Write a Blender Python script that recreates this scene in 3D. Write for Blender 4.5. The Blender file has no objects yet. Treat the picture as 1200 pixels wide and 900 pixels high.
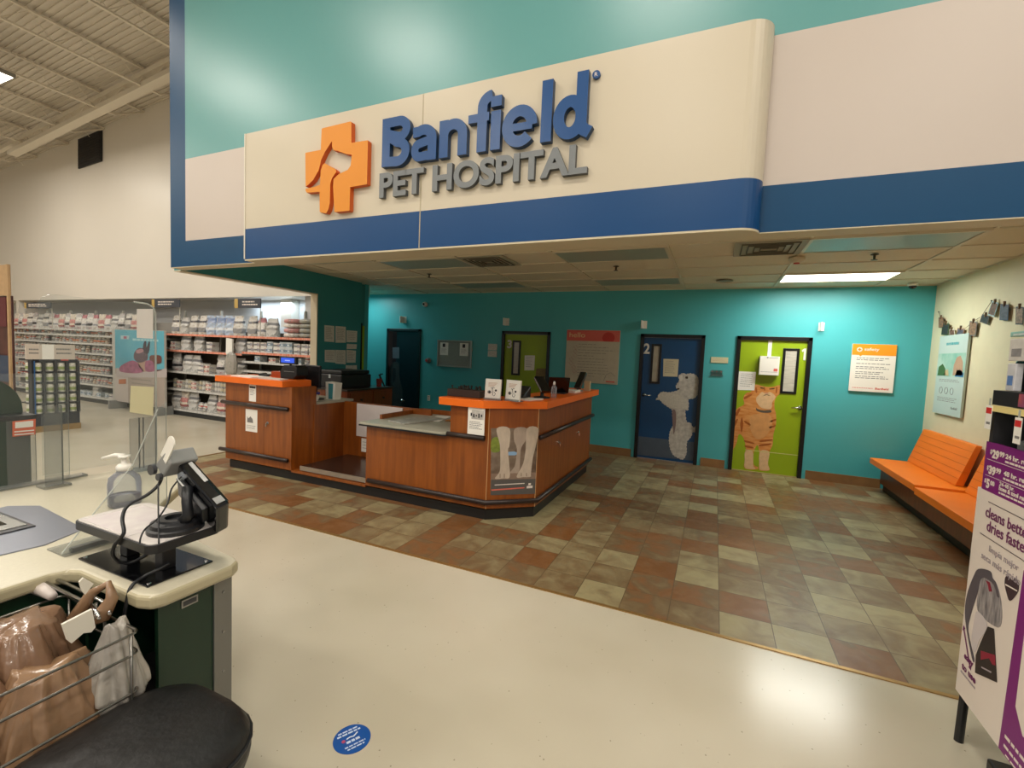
import bpy, bmesh, math, random
from mathutils import Vector, Matrix, noise
random.seed(7)
SC = bpy.context.scene
COL = SC.collection
PI = math.pi
R = math.radians
H = 1.65            # eye height of the photographer
F = 537.35          # focal length in pixels of the 1200x900 frame
YAW, PITCH, ROLL = -0.415107, -0.065934, 0.0430706
# ---------------------------------------------------------------- camera
fw = Vector((math.sin(YAW)*math.cos(PITCH), math.cos(YAW)*math.cos(PITCH), math.sin(PITCH)))
r0 = Vector((math.cos(YAW), -math.sin(YAW), 0)); u0 = r0.cross(fw)
rt = r0*math.cos(ROLL)+u0*math.sin(ROLL); up = -r0*math.sin(ROLL)+u0*math.cos(ROLL)
cam = bpy.data.cameras.new('camera'); co = bpy.data.objects.new('camera', cam); COL.objects.link(co)
cam.sensor_width = 36; cam.lens = F/1200*36; cam.clip_start = .02; cam.clip_end = 200
m = Matrix((( rt.x, up.x, -fw.x, 0), (rt.y, up.y, -fw.y, 0), (rt.z, up.z, -fw.z, H), (0,0,0,1)))
co.matrix_world = m
SC.camera = co
EYE = Vector((0,0,H))
def ray(px, py): return fw + rt*((px-600)/F) - up*((py-450)/F)
def on(px, py, ax, v):
    """measure: the point of the plane <ax>=v seen at a pixel of the photograph"""
    d = ray(px, py); i = 'xyz'.index(ax)
    return EYE + d*((v-EYE[i])/d[i])
def onp(px, py, p, n):
    d = ray(px, py); n = Vector(n); return EYE + d*((Vector(p)-EYE).dot(n)/d.dot(n))
# ---------------------------------------------------------------- materials
def lin(c):
    if isinstance(c, str):
        c = [int(c[i:i+2],16)/255 for i in (0,2,4)]
    return tuple(((x/12.92) if x <= .04045 else ((x+.055)/1.055)**2.4) for x in c)+(1,)
MATS = {}
def mat(name, col, rough=.5, metal=0, var=0, scale=8, bump=0, bscale=60, spec=.5, col2=None, stretch=None, coat=0, emit=0):
    if name in MATS: return MATS[name]
    M = bpy.data.materials.new(name); M.use_nodes = True; nt = M.node_tree; N = nt.nodes; L = nt.links
    b = N['Principled BSDF']; b.inputs['Base Color'].default_value = lin(col); b.inputs['Roughness'].default_value = rough
    b.inputs['Metallic'].default_value = metal; b.inputs['Specular IOR Level'].default_value = spec
    b.inputs['Coat Weight'].default_value = coat
    if emit:
        b.inputs['Emission Color'].default_value = lin(col); b.inputs['Emission Strength'].default_value = emit
    if var or col2 or bump:
        tc = N.new('ShaderNodeTexCoord'); mp = N.new('ShaderNodeMapping')
        L.new(tc.outputs['Object'], mp.inputs[0])
        if stretch: mp.inputs['Scale'].default_value = stretch
        if var or col2:
            n = N.new('ShaderNodeTexNoise'); n.inputs['Scale'].default_value = scale; n.inputs['Detail'].default_value = 5
            L.new(mp.outputs[0], n.inputs['Vector'])
            r = N.new('ShaderNodeValToRGB'); c = lin(col)
            if col2: a, z = c, lin(col2)
            else: a = tuple(x*(1-var) for x in c[:3])+(1,); z = tuple(min(1, x*(1+var)) for x in c[:3])+(1,)
            r.color_ramp.elements[0].position = .32; r.color_ramp.elements[1].position = .68
            r.color_ramp.elements[0].color = a; r.color_ramp.elements[1].color = z
            L.new(n.outputs['Fac'], r.inputs[0]); L.new(r.outputs[0], b.inputs['Base Color'])
        if bump:
            n2 = N.new('ShaderNodeTexNoise'); n2.inputs['Scale'].default_value = bscale; n2.inputs['Detail'].default_value = 3
            L.new(mp.outputs[0], n2.inputs['Vector'])
            bp = N.new('ShaderNodeBump'); bp.inputs['Strength'].default_value = bump; bp.inputs['Distance'].default_value = .02
            L.new(n2.outputs['Fac'], bp.inputs['Height']); L.new(bp.outputs[0], b.inputs['Normal'])
    MATS[name] = M; return M
def glassmat(name, col, alpha, rough=.05):
    if name in MATS: return MATS[name]
    M = bpy.data.materials.new(name); M.use_nodes = True; nt = M.node_tree; N = nt.nodes; L = nt.links
    N.remove(N['Principled BSDF']); out = N['Material Output']
    t = N.new('ShaderNodeBsdfTransparent'); t.inputs[0].default_value = (.97,.98,.98,1)
    p = N.new('ShaderNodeBsdfPrincipled'); p.inputs['Base Color'].default_value = lin(col); p.inputs['Roughness'].default_value = rough
    mx = N.new('ShaderNodeMixShader'); fr = N.new('ShaderNodeFresnel'); fr.inputs[0].default_value = 1.45
    ad = N.new('ShaderNodeMath'); ad.operation = 'ADD'; ad.inputs[1].default_value = alpha; ad.use_clamp = True
    L.new(fr.outputs[0], ad.inputs[0]); L.new(ad.outputs[0], mx.inputs[0]); L.new(t.outputs[0], mx.inputs[1]); L.new(p.outputs[0], mx.inputs[2])
    L.new(mx.outputs[0], out.inputs[0]); MATS[name] = M; return M
def woodmat(name, c1, c2, rough=.35, axis='z'):
    sc = {'z': (9, 9, .9), 'x': (.9, 9, 9), 'y': (9, .9, 9)}[axis]
    return mat(name, c1, rough, col2=c2, scale=2.2, stretch=sc, coat=.15)
# wood of the hospital desk
wood = woodmat('cherry_laminate', '98521a', '7e4112')
wood_dark = woodmat('dark_cherry_laminate', '7a3a16', '65300f')
orange = mat('orange_laminate', 'ef6f14', .35, var=.05, scale=3)
orange_seat = mat('orange_vinyl', 'f27d10', .45, var=.06, scale=2, stretch=(1,1,9))
black = mat('black_plastic', '15161a', .4)
blackg = mat('gloss_black_plastic', '0c0d10', .12, coat=.4)
rubber = mat('black_rubber', '1c1a1a', .6)
bumper = mat('bumper_rail_rubber', '2e221f', .38)
chrome = mat('chrome', 'c8c8c8', .18, 1)
steel = mat('brushed_steel', '9a9a98', .35, 1, var=.08)
dullwire = mat('worn_chrome_wire', '8f8c86', .3, 1)
white = mat('white_paint', 'e6dfd0', .5)
paper = mat('white_paper', 'efece4', .7)
papergrey = mat('printed_paper', 'dcd8cf', .7, var=.1, scale=60)
ink = mat('grey_ink', '7d7a78', .7)
inkd = mat('dark_ink', '2b2b2f', .7)
grey = mat('grey_plastic', '8b8c8a', .5)
greyl = mat('grey_laminate', 'a7a493', .35, var=.06, scale=120)
darkgrey = mat('charcoal_plastic', '3c3d40', .45)
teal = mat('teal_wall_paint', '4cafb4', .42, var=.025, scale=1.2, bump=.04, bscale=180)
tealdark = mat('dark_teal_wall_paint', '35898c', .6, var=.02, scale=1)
tealup = mat('pale_teal_fascia_paint', '609c9b', .33, var=.02, scale=.7, bump=.02, bscale=3)
whitewall = mat('white_wall_paint', 'c6bab0', .38, var=.02, scale=.7, bump=.03, bscale=3)
creamwall = mat('cream_wall_paint', 'ded6b4', .55, var=.02)
whitefascia = mat('white_fascia_panel', 'cabfa9', .33, var=.01, scale=.6, bump=.015, bscale=2)
bluepaint = mat('blue_fascia_band', '0c4376', .33, spec=.35)
bluepaint2 = mat('blue_wall_band', '08436a', .4, spec=.3)
soffitm = mat('beige_soffit_paint', 'c9bda0', .5)
storewall = mat('store_wall_paint', 'dfd8cc', .38, var=.02, scale=.5, bump=.03, bscale=2)
deckm = mat('metal_roof_deck', 'cfc6b8', .5, col2='c4bbad', scale=1, stretch=(.2,9,1))
beamm = mat('painted_steel_joist', 'd6ccba', .5)
greenlime = mat('lime_door_paint', '94ae0e', .4, var=.04, scale=1.2)
navy = mat('blue_door_paint', '07426f', .35, var=.03)
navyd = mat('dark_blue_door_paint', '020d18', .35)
blackframe = mat('black_door_frame', '0b0c0d', .35)
base_tile = mat('brown_base_tile', '8d6840', .4, var=.15, scale=5)
cream_lam = mat('cream_counter_laminate', 'c9c2ac', .3, var=.03, scale=90)
cream_edge = mat('cream_bullnose_edge', 'b3a98a', .35)
darkgreen = mat('dark_green_laminate', '12301f', .35, var=.08)
signblue = mat('blue_sign_letter_face', '0a4680', .3)
signgrey = mat('grey_sign_letter_face', '74787a', .4)
signorange = mat('orange_sign_face', 'de8a14', .5)
signorange_s = mat('orange_sign_edge', 'cc5c1c', .5)
purple = mat('purple_print', '7a1d72', .45)
kwhite = mat('white_print', 'e4d9cf', .45)
redprint = mat('red_print', 'cf2b2b', .5)
pinkprint = mat('salmon_print', 'd9675a', .6)
redprint2 = mat('brick_red_print', 'c23c34', .6)
orangeprint = mat('orange_print', 'f39a1d', .5)
yellowrail = mat('yellow_price_rail', 'e8d690', .5)
clear = glassmat('clear_acrylic', 'c8ccc8', .03, .08)
clear_edge = glassmat('acrylic_edge', 'd6dad2', .5, .2)
clear_leg = glassmat('acrylic_leg', '9a9c98', .22, .15)
gel = glassmat('clear_gel_plastic', 'd4d6de', .14, .1)
whitepl = mat('white_plastic', 'eeeae0', .35)
brownbag = mat('brown_plastic_film', '8f7058', .22, col2='6f523e', scale=5, bump=.35, bscale=16, coat=.3)
tanbag = mat('tan_plastic_film', '9a7a5c', .22, col2='7d6048', scale=6, bump=.35, bscale=16, coat=.3)
whitebag = mat('translucent_white_film', 'b5aea2', .25, col2='85807a', scale=6, bump=.5, bscale=16)
# ---------------------------------------------------------------- mesh builder
ORG = {}
class MB:
    def __init__(s): s.v = []; s.f = []; s.m = []
    def add(s, vs, fs, m=0):
        b = len(s.v); s.v += [Vector(v) for v in vs]
        for f in fs: s.f.append([i+b for i in f]); s.m.append(m)
        return s
    def box(s, x0, y0, z0, x1, y1, z1, m=0):
        return s.add([(x0,y0,z0),(x1,y0,z0),(x1,y1,z0),(x0,y1,z0),(x0,y0,z1),(x1,y0,z1),(x1,y1,z1),(x0,y1,z1)],
              [(0,3,2,1),(4,5,6,7),(0,1,5,4),(1,2,6,5),(2,3,7,6),(3,0,4,7)], m)
    def prism(s, poly, d, m=0, mside=None):
        """poly: list of 3-D points (flat), swept by vector d"""
        d = Vector(d); p = [Vector(q) for q in poly]; n = len(p)
        s.add(p+[q+d for q in p], [list(range(n))[::-1], list(range(n, 2*n))], m)
        b = len(s.v)-2*n
        for i in range(n):
            j = (i+1) % n; s.f.append([b+i, b+j, b+n+j, b+n+i]); s.m.append(m if mside is None else mside)
        return s
    def zprism(s, poly, z0, z1, m=0, mside=None):
        return s.prism([(x, y, z0) for x, y in poly], (0,0,z1-z0), m, mside)
    def tube(s, pts, r, n=8, m=0, closed=False):
        pts = [Vector(p) for p in pts]; rs = r if isinstance(r, (list, tuple)) else [r]*len(pts)
        K = len(pts); rings = []; b0 = len(s.v); prev = None
        for i, p in enumerate(pts):
            if closed: t = pts[(i+1) % K]-pts[i-1]
            else: t = (pts[min(i+1, K-1)]-pts[max(i-1, 0)])
            t = t.normalized()
            a = prev if prev is not None else (Vector((0,0,1)) if abs(t.z) < .9 else Vector((1,0,0)))
            u = (a - t*a.dot(t)); u = u.normalized() if u.length > 1e-6 else t.orthogonal().normalized()
            w = t.cross(u); prev = u
            for k in range(n):
                q = 2*PI*k/n; s.v.append(p+(u*math.cos(q)+w*math.sin(q))*rs[i])
        for i in range(K if closed else K-1):
            for k in range(n):
                a, b = b0+i*n+k, b0+i*n+(k+1) % n; i2 = (i+1) % K
                s.f.append([a, b, b0+i2*n+(k+1) % n, b0+i2*n+k]); s.m.append(m)
        if not closed:
            s.f.append([b0+k for k in range(n)][::-1]); s.m.append(m)
            s.f.append([b0+(K-1)*n+k for k in range(n)]); s.m.append(m)
        return s
    def lathe(s, prof, c, n=24, m=0, sx=1, sy=1, M=None):
        c = Vector(c); b0 = len(s.v); K = len(prof)
        for r, z in prof:
            for k in range(n):
                q = 2*PI*k/n; v = Vector((r*math.cos(q)*sx, r*math.sin(q)*sy, z))
                if M: v = M @ v
                s.v.append(c+v)
        for i in range(K-1):
            for k in range(n):
                s.f.append([b0+i*n+k, b0+i*n+(k+1) % n, b0+(i+1)*n+(k+1) % n, b0+(i+1)*n+k]); s.m.append(m)
        s.f.append([b0+k for k in range(n)][::-1]); s.m.append(m)
        s.f.append([b0+(K-1)*n+k for k in range(n)]); s.m.append(m)
        return s
    def build(s, name, mats, parent=None, smooth=False, bevel=0, seg=2, org=None, label=None, subs=0):
        if not isinstance(mats, (list, tuple)): mats = [mats]
        lo = Vector([min(v[i] for v in s.v) for i in range(3)]); hi = Vector([max(v[i] for v in s.v) for i in range(3)])
        o_ = Vector(((lo.x+hi.x)/2, (lo.y+hi.y)/2, lo.z)) if org is None else Vector(org)
        me = bpy.data.meshes.new(name); me.from_pydata([tuple(v-o_) for v in s.v], [], s.f)
        for M in mats: me.materials.append(M)
        for p, mi in zip(me.polygons, s.m): p.material_index = mi
        bm = bmesh.new(); bm.from_mesh(me); bmesh.ops.recalc_face_normals(bm, faces=bm.faces)
        ng = [f for f in bm.faces if len(f.verts) > 4]
        if ng: bmesh.ops.triangulate(bm, faces=ng)
        bm.to_mesh(me); bm.free()
        if smooth:
            for p in me.polygons: p.use_smooth = True
        o = bpy.data.objects.new(name, me); COL.objects.link(o); ORG[o] = o_
        if parent is not None: o.parent = parent; o.location = o_-ORG[parent]
        else: o.location = o_
        if bevel:
            md = o.modifiers.new('bevel', 'BEVEL'); md.width = bevel; md.segments = seg; md.limit_method = 'ANGLE'; md.angle_limit = R(40)
        if subs:
            md = o.modifiers.new('sub', 'SUBSURF'); md.levels = md.render_levels = subs
        if label: o['label'] = label
        return o
def T(name, label, cat, loc=(0,0,0), group=None):
    o = bpy.data.objects.new(name, None); COL.objects.link(o); o.location = loc; ORG[o] = Vector(loc)
    o.empty_display_size = .1; o['label'] = label; o['category'] = cat
    if group: o['group'] = group
    return o
def tag(o, label, cat, group=None, stuff=False):
    o['label'] = label; o['category'] = cat
    if group: o['group'] = group
    if stuff: o['kind'] = 'stuff'
    return o
def struct(o): o['kind'] = 'structure'; return o
def dup(root, loc, rotz=0, label=None, group=None):
    r = root.copy(); COL.objects.link(r); r.location = loc; r.rotation_euler = (0,0,rotz); ORG[r] = Vector(loc)
    if label: r['label'] = label
    if group: r['group'] = group
    for ch in list(root.children):
        c = ch.copy(); COL.objects.link(c); c.parent = r
        for g in list(ch.children):
            d = g.copy(); COL.objects.link(d); d.parent = c
    return r
def box(name, a, mats, parent=None, bevel=0, **k): return MB().box(*a).build(name, mats, parent, bevel=bevel, **k)
UV = {'y': (Vector((1,0,0)), Vector((0,-1,0))), 'x': (Vector((0,-1,0)), Vector((-1,0,0))), 'X': (Vector((0,1,0)), Vector((1,0,0)))}
def letters(name, s, o, u, n, w, h, mats, parent, depth=.001, bold=0, split=False, v=(0,0,1), shear=0, side=0):
    """write the words s: left end of the baseline at o, running along u over w metres, h metres tall, standing out along n"""
    cu = bpy.data.curves.new('t', 'FONT'); cu.body = s; cu.offset = bold; cu.resolution_u = 3 if h < .06 else 6; cu.shear = shear
    cu.fill_mode = 'BOTH'; cu.extrude = .5
    to = bpy.data.objects.new('t', cu); COL.objects.link(to); dg = bpy.context.evaluated_depsgraph_get()
    me = bpy.data.meshes.new_from_object(to.evaluated_get(dg)); bpy.data.objects.remove(to); bpy.data.curves.remove(cu)
    xs = [q.co.x for q in me.vertices]; ys = [q.co.y for q in me.vertices]
    x0, x1 = min(xs), max(xs); y0, y1 = min(ys), max(ys)
    if any(c in s for c in 'gjpqy'): y0b = y0
    else: y0b = y0
    u = Vector(u).normalized(); v = Vector(v).normalized(); n = Vector(n).normalized(); o = Vector(o)
    sx = w/(x1-x0); sy = h/(y1-y0b)
    P = [o+u*((q.co.x-x0)*sx)+v*((q.co.y-y0b)*sy)+n*((q.co.z+.5)*depth) for q in me.vertices]
    faces = [list(p.vertices) for p in me.polygons]
    if not split:
        b = MB(); b.v = P; b.f = faces; b.m = [0]*len(faces)
        r = b.build(name, mats, parent); bpy.data.meshes.remove(me); return [r]
    par = list(range(len(P)))
    def fd(i):
        while par[i] != i: par[i] = par[par[i]]; i = par[i]
        return i
    # font meshes may hold split vertices: merge by position first
    pos = {}
    for i, q in enumerate(me.vertices):
        k = (round(q.co.x,4), round(q.co.y,4), round(q.co.z,4))
        if k in pos: par[fd(i)] = fd(pos[k])
        else: pos[k] = i
    for f in faces:
        for a in f[1:]: par[fd(a)] = fd(f[0])
    isl = {}
    for i in range(len(P)): isl.setdefault(fd(i), []).append(i)
    L = []
    for k, vs in isl.items():
        a = min(me.vertices[i].co.x for i in vs); z = max(me.vertices[i].co.x for i in vs); L.append([a, z, {k}])
    L.sort(key=lambda t: t[0]); G = []
    for a, z, ks in L:
        if G and min(z, G[-1][1])-max(a, G[-1][0]) > .5*min(z-a, G[-1][1]-G[-1][0]): G[-1][1] = max(z, G[-1][1]); G[-1][2] |= ks
        else: G.append([a, z, ks])
    res = []
    for a, z, ks in G:
        idx = [i for i in range(len(P)) if fd(i) in ks]; mp = {i: j for j, i in enumerate(idx)}
        b = MB(); b.v = [P[i] for i in idx]; b.f = [[mp[i] for i in f] for f in faces if f[0] in mp]; b.m = [0]*len(b.f)
        if side:   # edges of the letter in a second material
            for j, f in enumerate(b.f):
                nn = (b.v[f[1]]-b.v[f[0]]).cross(b.v[f[2]]-b.v[f[1]])
                if nn.length and abs(nn.normalized().dot(n)) < .5: b.m[j] = 1
        res.append(b.build(name, mats, parent))
    bpy.data.meshes.remove(me); return res
def flat(name, pts, n, mats, parent, t=.001, lift=0, label=None):
    """a thin flat shape through 3-D points, t thick, lifted off along n"""
    n = Vector(n); return MB().prism([Vector(p)+n*lift for p in pts], n*t).build(name, mats, parent, label=label)
def pxflat(name, pts, ax, val, mats, parent, t=.001, lift=0, sc=(1,0,1,0), n=None):
    nn = {'y': (0,-1,0), 'x': (-1,0,0), 'X': (1,0,0)}[ax] if n is None else n
    P = [on(sc[1]+x/sc[0], sc[3]+y/sc[2], ax.lower(), val) for x, y in pts]
    return flat(name, P, nn, mats, parent, t, lift)
def smoothed(pts, n=4, curl=0):
    out = []; K = len(pts)
    for i in range(K):
        p0, p1, p2, p3 = [Vector(pts[(i+j-1) % K]) for j in range(4)]
        L_ = (p2-p1).length; m_ = max(n, int(L_/7)) if curl else n
        for k in range(m_):
            s = k/m_; q = .5*((2*p1)+(p2-p0)*s+(2*p0-5*p1+4*p2-p3)*s*s+(3*p1-p0-3*p2+p3)*s**3)
            if curl: nn = Vector((-(p2-p1).y, (p2-p1).x)).normalized(); q = q+nn*curl*math.sin(len(out)*1.9)*random.uniform(.4,1)
            out.append((q.x, q.y))
    return out
def rect(ax, val, a0, z0, a1, z1):
    if ax == 'y': return [(a0,val,z0),(a1,val,z0),(a1,val,z1),(a0,val,z1)]
    return [(val,a0,z0),(val,a1,z0),(val,a1,z1),(val,a0,z1)]
def lines_of_text(name, ax, val, a0, a1, zs, h, mats, parent, t=.001, lift=.001, rag=.3):
    """rows of very small print, one piece"""
    n = Vector({'y': (0,-1,0), 'x': (-1,0,0), 'X': (1,0,0)}[ax]); b = MB()
    for z in zs:
        x = a0; end = a0+(a1-a0)*(1-rag*random.random())
        sg = 1 if a1 > a0 else -1
        while (end-x)*sg > 0:
            wl = abs(a1-a0)*random.uniform(.05, .16); x2 = x+sg*wl
            if (x2-end)*sg > 0: x2 = end
            b.prism([Vector(p)+n*lift for p in rect(ax.lower(), val, x, z, x2, z+h)], n*t); x = x2+sg*abs(a1-a0)*.025
    return b.build(name, mats, parent)
# ================================================================ THE SETTING
YB, XR, ZC = 7.85, 2.6, 2.785      # back wall, right wall, hospital ceiling
YF, YW, ZH = 3.08, 3.24, 2.46      # sign box face, upper wall face, header height
XP = -5.8                          # partition
# store floor: polished speckled white
def floor_store():
    M = bpy.data.materials.new('polished_store_floor'); M.use_nodes = True; N = M.node_tree.nodes; L = M.node_tree.links
    b = N['Principled BSDF']; tc = N.new('ShaderNodeTexCoord')
    n = N.new('ShaderNodeTexNoise'); n.inputs['Scale'].default_value = .9; n.inputs['Detail'].default_value = 3; L.new(tc.outputs['Object'], n.inputs['Vector'])
    r = N.new('ShaderNodeValToRGB'); r.color_ramp.elements[0].position = .2; r.color_ramp.elements[1].position = .85
    r.color_ramp.elements[0].color = lin('b8af99'); r.color_ramp.elements[1].color = lin('d0c9b7'); L.new(n.outputs['Fac'], r.inputs[0])
    v = N.new('ShaderNodeTexVoronoi'); v.inputs['Scale'].default_value = 26; L.new(tc.outputs['Object'], v.inputs['Vector'])
    s = N.new('ShaderNodeTexWhiteNoise'); L.new(v.outputs['Position'], s.inputs['Vector'])
    mlt = N.new('ShaderNodeMath'); mlt.operation = 'MULTIPLY'; mlt.inputs[1].default_value = .17; L.new(s.outputs['Value'], mlt.inputs[0])
    lt = N.new('ShaderNodeMath'); lt.operation = 'LESS_THAN'; L.new(v.outputs['Distance'], lt.inputs[0])
    sb = N.new('ShaderNodeMath'); sb.operation = 'SUBTRACT'; sb.inputs[1].default_value = .06; L.new(mlt.outputs[0], sb.inputs[0]); L.new(sb.outputs[0], lt.inputs[1])
    mx = N.new('ShaderNodeMix'); mx.data_type = 'RGBA'; mx.inputs['B'].default_value = lin('6f6756'); L.new(r.outputs[0], mx.inputs['A'])
    k = N.new('ShaderNodeMath'); k.operation = 'MULTIPLY'; k.inputs[1].default_value = .6; L.new(lt.outputs[0], k.inputs[0]); L.new(k.outputs[0], mx.inputs['Factor'])
    L.new(mx.outputs['Result'], b.inputs['Base Color'])
    n2 = N.new('ShaderNodeTexNoise'); n2.inputs['Scale'].default_value = 3; n2.inputs['Detail'].default_value = 8; L.new(tc.outputs['Object'], n2.inputs['Vector'])
    mr = N.new('ShaderNodeMapRange'); mr.inputs['To Min'].default_value = .20; mr.inputs['To Max'].default_value = .255; L.new(n2.outputs['Fac'], mr.inputs['Value']); L.new(mr.outputs[0], b.inputs['Roughness'])
    bp = N.new('ShaderNodeBump'); bp.inputs['Strength'].default_value = .05; bp.inputs['Distance'].default_value = .004; n3 = N.new('ShaderNodeTexNoise'); n3.inputs['Scale'].default_value = 9; L.new(tc.outputs['Object'], n3.inputs['Vector'])
    b.inputs['Specular IOR Level'].default_value = .5
    return M
def floor_tiles():
    M = bpy.data.materials.new('slate_look_floor_tiles'); M.use_nodes = True; N = M.node_tree.nodes; L = M.node_tree.links
    b = N['Principled BSDF']; tc = N.new('ShaderNodeTexCoord'); mp = N.new('ShaderNodeMapping'); mp.inputs['Scale'].default_value = (1/.305,)*3
    mp.inputs['Location'].default_value = (-.13/.305, -2.98/.305, 0); L.new(tc.outputs['Object'], mp.inputs[0])
    fl = N.new('ShaderNodeVectorMath'); fl.operation = 'FLOOR'; L.new(mp.outputs[0], fl.inputs[0])
    wn = N.new('ShaderNodeTexWhiteNoise'); wn.noise_dimensions = '2D'; L.new(fl.outputs[0], wn.inputs['Vector'])
    # mottling: every tile has its own cloud of colour
    ad = N.new('ShaderNodeVectorMath'); ad.operation = 'MULTIPLY_ADD'; ad.inputs[1].default_value = (3.7,5.1,0); L.new(fl.outputs[0], ad.inputs[0]); L.new(tc.outputs['Object'], ad.inputs[2])
    n = N.new('ShaderNodeTexNoise'); n.inputs['Scale'].default_value = 5; n.inputs['Detail'].default_value = 6; n.inputs['Distortion'].default_value = .8; L.new(ad.outputs[0], n.inputs['Vector'])
    mm = N.new('ShaderNodeMath'); mm.operation = 'MULTIPLY_ADD'; mm.inputs[1].default_value = 1.3; mm.inputs[2].default_value = -.65; L.new(n.outputs['Fac'], mm.inputs[0])
    a2 = N.new('ShaderNodeMath'); a2.operation = 'ADD'; L.new(wn.outputs['Value'], a2.inputs[0]); L.new(mm.outputs[0], a2.inputs[1])
    r = N.new('ShaderNodeValToRGB'); els = r.color_ramp.elements
    cs = [(0,'764e2a'),(.2,'7e5836'),(.36,'705a3e'),(.55,'7d6b4c'),(.75,'8b7d5c'),(1,'9a8f6a')]
    els[0].position, els[0].color = cs[0][0], lin(cs[0][1]); els[1].position, els[1].color = cs[-1][0], lin(cs[-1][1])
    for p, c in cs[1:-1]: e = els.new(p); e.color = lin(c)
    L.new(a2.outputs[0], r.inputs[0])
    fr = N.new('ShaderNodeVectorMath'); fr.operation = 'FRACTION'; L.new(mp.outputs[0], fr.inputs[0]); sp = N.new('ShaderNodeSeparateXYZ'); L.new(fr.outputs[0], sp.inputs[0])
    def edge(o):
        a = N.new('ShaderNodeMath'); a.operation = 'SUBTRACT'; a.inputs[1].default_value = .5; L.new(o, a.inputs[0])
        c = N.new('ShaderNodeMath'); c.operation = 'ABSOLUTE'; L.new(a.outputs[0], c.inputs[0])
        g = N.new('ShaderNodeMath'); g.operation = 'GREATER_THAN'; g.inputs[1].default_value = .491; L.new(c.outputs[0], g.inputs[0]); return g
    mxm = N.new('ShaderNodeMath'); mxm.operation = 'MAXIMUM'; L.new(edge(sp.outputs[0]).outputs[0], mxm.inputs[0]); L.new(edge(sp.outputs[1]).outputs[0], mxm.inputs[1])
    mx = N.new('ShaderNodeMix'); mx.data_type = 'RGBA'; mx.inputs['B'].default_value = lin('5c4a33'); L.new(r.outputs[0], mx.inputs['A']); L.new(mxm.outputs[0], mx.inputs['Factor'])
    L.new(mx.outputs['Result'], b.inputs['Base Color'])
    n2 = N.new('ShaderNodeTexNoise'); n2.inputs['Scale'].default_value = 12; L.new(tc.outputs['Object'], n2.inputs['Vector'])
    mr = N.new('ShaderNodeMapRange'); mr.inputs['To Min'].default_value = .32; mr.inputs['To Max'].default_value = .5; L.new(n2.outputs['Fac'], mr.inputs['Value']); L.new(mr.outputs[0], b.inputs['Roughness'])
    bp = N.new('ShaderNodeBump'); bp.inputs['Strength'].default_value = .25; bp.inputs['Distance'].default_value = .01; L.new(n2.outputs['Fac'], bp.inputs['Height']); L.new(bp.outputs[0], b.inputs['Normal'])
    return M
b = MB(); b.box(-24, -14, -.1, 12, 2.98, 0); b.box(-24, 2.98, -.1, -6.6, 9.5, 0)
struct(b.build('floor', floor_store(), org=(0,0,0)))
struct(MB().box(-6.6, 2.98, -.1, XR+.1, 9.5, .0).build('floor_tiled', floor_tiles(), org=(0,0,0)))
struct(box('trim_1', (-6.6, 2.965, 0, XR, 2.99, .006), mat('brass_transition_strip','a5824e',.35,.6)))
struct(box('trim_2', (-6.615, 2.965, 0, -6.59, 6.1, .006), MATS['brass_transition_strip']))
# hospital walls
b = MB()       # back wall with the openings of four doors
doorsx = [(-6.39,-5.53), (-3.70,-2.74), (-1.16,-.17), (.28,1.26)]
DH = 2.07
xs = [-7.3]+[x for d in doorsx for x in d]+[XR+.12]
for i in range(0, len(xs), 2): b.box(xs[i], YB, 0, xs[i+1], YB+.14, ZC+.1)
for d in doorsx: b.box(d[0], YB, DH, d[1], YB+.14, ZC+.1)
struct(b.build('wall_back', teal))
struct(box('wall_right', (XR, 3.39, 0, XR+.14, YB, ZC+.1), creamwall))
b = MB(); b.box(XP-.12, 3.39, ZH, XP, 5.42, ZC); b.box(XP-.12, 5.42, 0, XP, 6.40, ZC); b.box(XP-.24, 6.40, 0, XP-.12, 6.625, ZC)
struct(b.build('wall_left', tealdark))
struct(box('trim_3', (XP-.13, 5.405, 0, XP+.006, 5.42, ZH), mat('cream_corner_trim','cfc4a8',.4)))
struct(box('trim_4', (XP-.13, 3.39, ZH-.012, XP+.004, 5.42, ZH), MATS['cream_corner_trim']))
struct(box('wall_hallway', (-7.4, 6.72, 0, -7.3, YB+.14, ZC+.1), teal))
struct(box('wall_hallway_front', (-7.4, 6.62, 0, XP-.12, 6.72, ZC+.1), teal))
struct(box('wall_alcove_right', (-7.4, 6.605, 0, XP-.24, 6.619, 2.585), mat('alcove_wall_paint','c9cac9',.6)))
# baseboards of brown tile along the back wall, between the doors
edges = [-7.3]+[v for d in doorsx for v in (d[0]-.05, d[1]+.05)]+[2.2]
b = MB()
for i in range(0, len(edges), 2): b.box(edges[i], YB-.012, 0, edges[i+1], YB, .13)
struct(b.build('baseboard_back', base_tile))
struct(box('baseboard_right', (XR-.012, 3.4, 0, XR, 4.4, .13), base_tile))
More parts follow.
